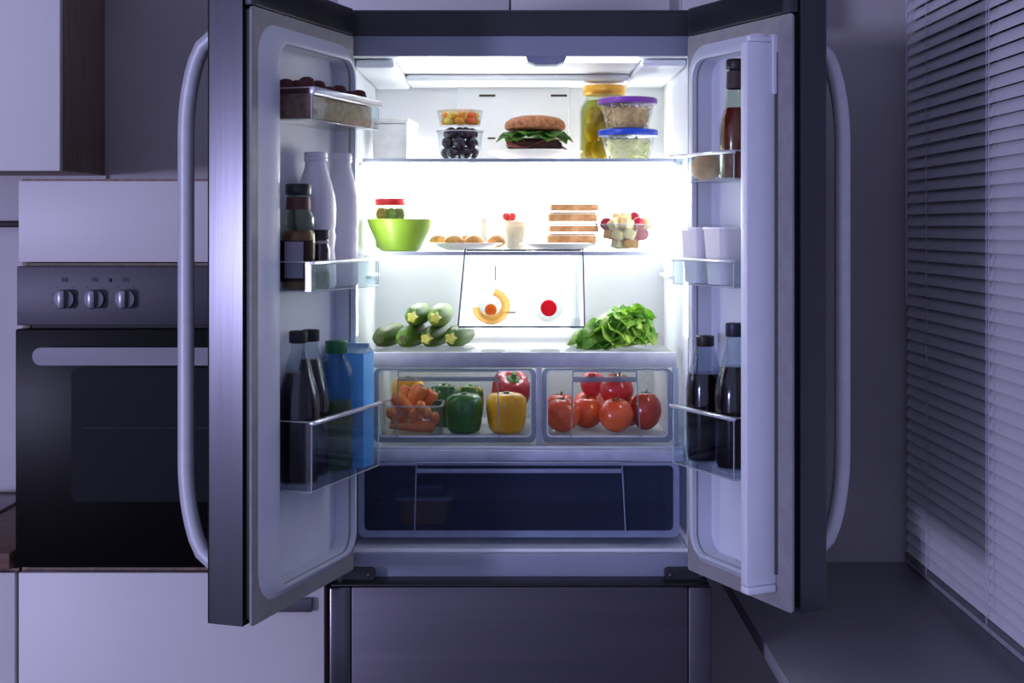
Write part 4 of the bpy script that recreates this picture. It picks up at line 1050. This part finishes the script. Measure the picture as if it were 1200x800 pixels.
# left, top bin: brown egg carton
pulp = M('egg_pulp', '#6b4f44', .9, 0, .2, 80, .5, col2='#8a6a58'); pulp2 = M('egg_pulp_pale', '#b09a84', .9, 0, .2, 80, .5)
t = root('egg_carton', 'brown moulded egg carton in the top door bin', 'egg carton', gL(.155, .018, zb1), (0, 0, ang))
b = NB(); box(b, -.125, .118, -.036, .038, 0, .040, .006); mk('carton_tray', b, pulp2, t, world=False)
b = NB(); box(b, .1182, .128, -.038, .040, .001, .042, .003); mk('carton_end', b, pulp, t, world=False)
for i in range(6):
    for j in range(2):
        x, y = -.104+i*.0415, -.018+j*.038
        b = NB(); hgt = .060+.006*((i+j) % 2)+(.008 if (i, j) in ((4, 0), (5, 1)) else 0)
        lathe(b, [(.0175, .0405), (.0165, .050), (.0115, hgt), (.006, hgt+.003), (0, hgt+.003)], 14, (x, y, 0)); mk('egg_cup', b, M('egg_pulp_red', '#5a3030', .9, 0, .2, 80, .5), t, world=False)
# right, top bin: ketchup, potato
zr1, zr2, zr3 = 1.5612, 1.3795, 1.0562
def ketchup(p, lab):
    o = [(0, .001), (.026, 0), (.0285, .004), (.0285, .090), (.026, .103), (.0185, .130), (.0155, .157), (.0145, .202)]
    bottle('ketchup_bottle', lab, 'bottle', p, o+[(a-.0015, z) for a, z in reversed(o[1:])]+[(0, .004)], GLASS('jar_glass', '#eef3ea', .02), [(0, .2023), (.016, .190), (.017, .192), (.017, .206), (.0155, .208), (0, .208)], blackp,
           [(0, .004), (.0245, .003), (.0265, .006), (.0265, .089), (.0243, .102), (.0178, .124), (0, .124)], M('ketchup_red', '#7a1512', .25, 0, .15, 12, coat=.5),
           (('neck_label', [(.0163, .157), (.0168, .157), (.0158, .187), (.0153, .187), (.0163, .157)], M('neck_label_dark', '#3a2a2a', .6)),))
ketchup(gR(.172, .014, zr1), 'red ketchup bottle with a black cap in the upper door bin')
b = NB(); blob(b, .0345, .0255, .0235, (0, 0, .0240), 22, 14, lambda a, p: 1+.05*math.sin(2*a+1)+.03*math.sin(3*p+a))
o = mk('potato', b, M('potato_skin', '#c9a06a', .6, 0, .15, 30, .1, col2='#b3874f'), None, world=False)
pp = gR(.0945, .024, zr1); o.location = pp; o.rotation_euler = (0, 0, math.atan2((gR(1, 0, 0)-gR(0, 0, 0)).y, (gR(1, 0, 0)-gR(0, 0, 0)).x))
tag(o, 'smooth beige potato beside the ketchup bottle', 'potato')
angR = math.atan2((gR(1, 0, 0)-gR(0, 0, 0)).y, (gR(1, 0, 0)-gR(0, 0, 0)).x)
def cream_tub(p, lab, h=.094):
    t = root('cream_tub', lab, 'tub', p, (0, 0, angR), 'white tubs in the door bin')
    b = NB()
    lo_, hi_ = rrect(-.027, .027, -.023, .023, .011), rrect(-.035, .035, -.028, .028, .013)
    A = [b.verts.new((x, y, 0)) for x, y in lo_]; B = [b.verts.new((x, y, h)) for x, y in hi_]; n = len(A)
    b.faces.new(A[::-1]); b.faces.new(B)
    for i in range(n): b.faces.new((A[i], A[(i+1) % n], B[(i+1) % n], B[i]))
    mk('tub_body', b, M('white_tub', '#d6d4dc', .4, 0, .03, 8), t, world=False)
    b = NB(); prism(b, rrect(-.0365, .0365, -.0295, .0295, .014), h+.0003, h+.005, ident); mk('lid', b, M('white_tub_lid', '#dfe3ea', .35), t, world=False)
cream_tub(gR(.085, .0275, zr2), 'white lidded tub at the hinge end of the door bin'); cream_tub(gR(.1605, .0275, zr2), 'white lidded tub beside the folding mullion of the door')
h4 = .223
bottle('cola_bottle', 'dark bottle with a flat black cap below the white tubs', 'bottle', gR(.087, .022, zr3), petprof(.0345, h4, .0145, .60), pet, capprof(h4, .0165, .018), blackp, inner(.0345, h4, .162, .60, .0145), cola, lobes=petlobe)
h5 = .251
bottle('cola_bottle', 'taller dark red drink bottle with a blue-black cap by the mullion', 'bottle', gR(.175, .018, zr3), petprof(.0345, h5), pet, capprof(h5, .0165, .024), M('navy_cap', '#1b2038', .4), inner(.0345, h5, .182), M('dark_red_drink', '#240c12', .12, 0, .2, 10, coat=.4), lobes=petlobe)
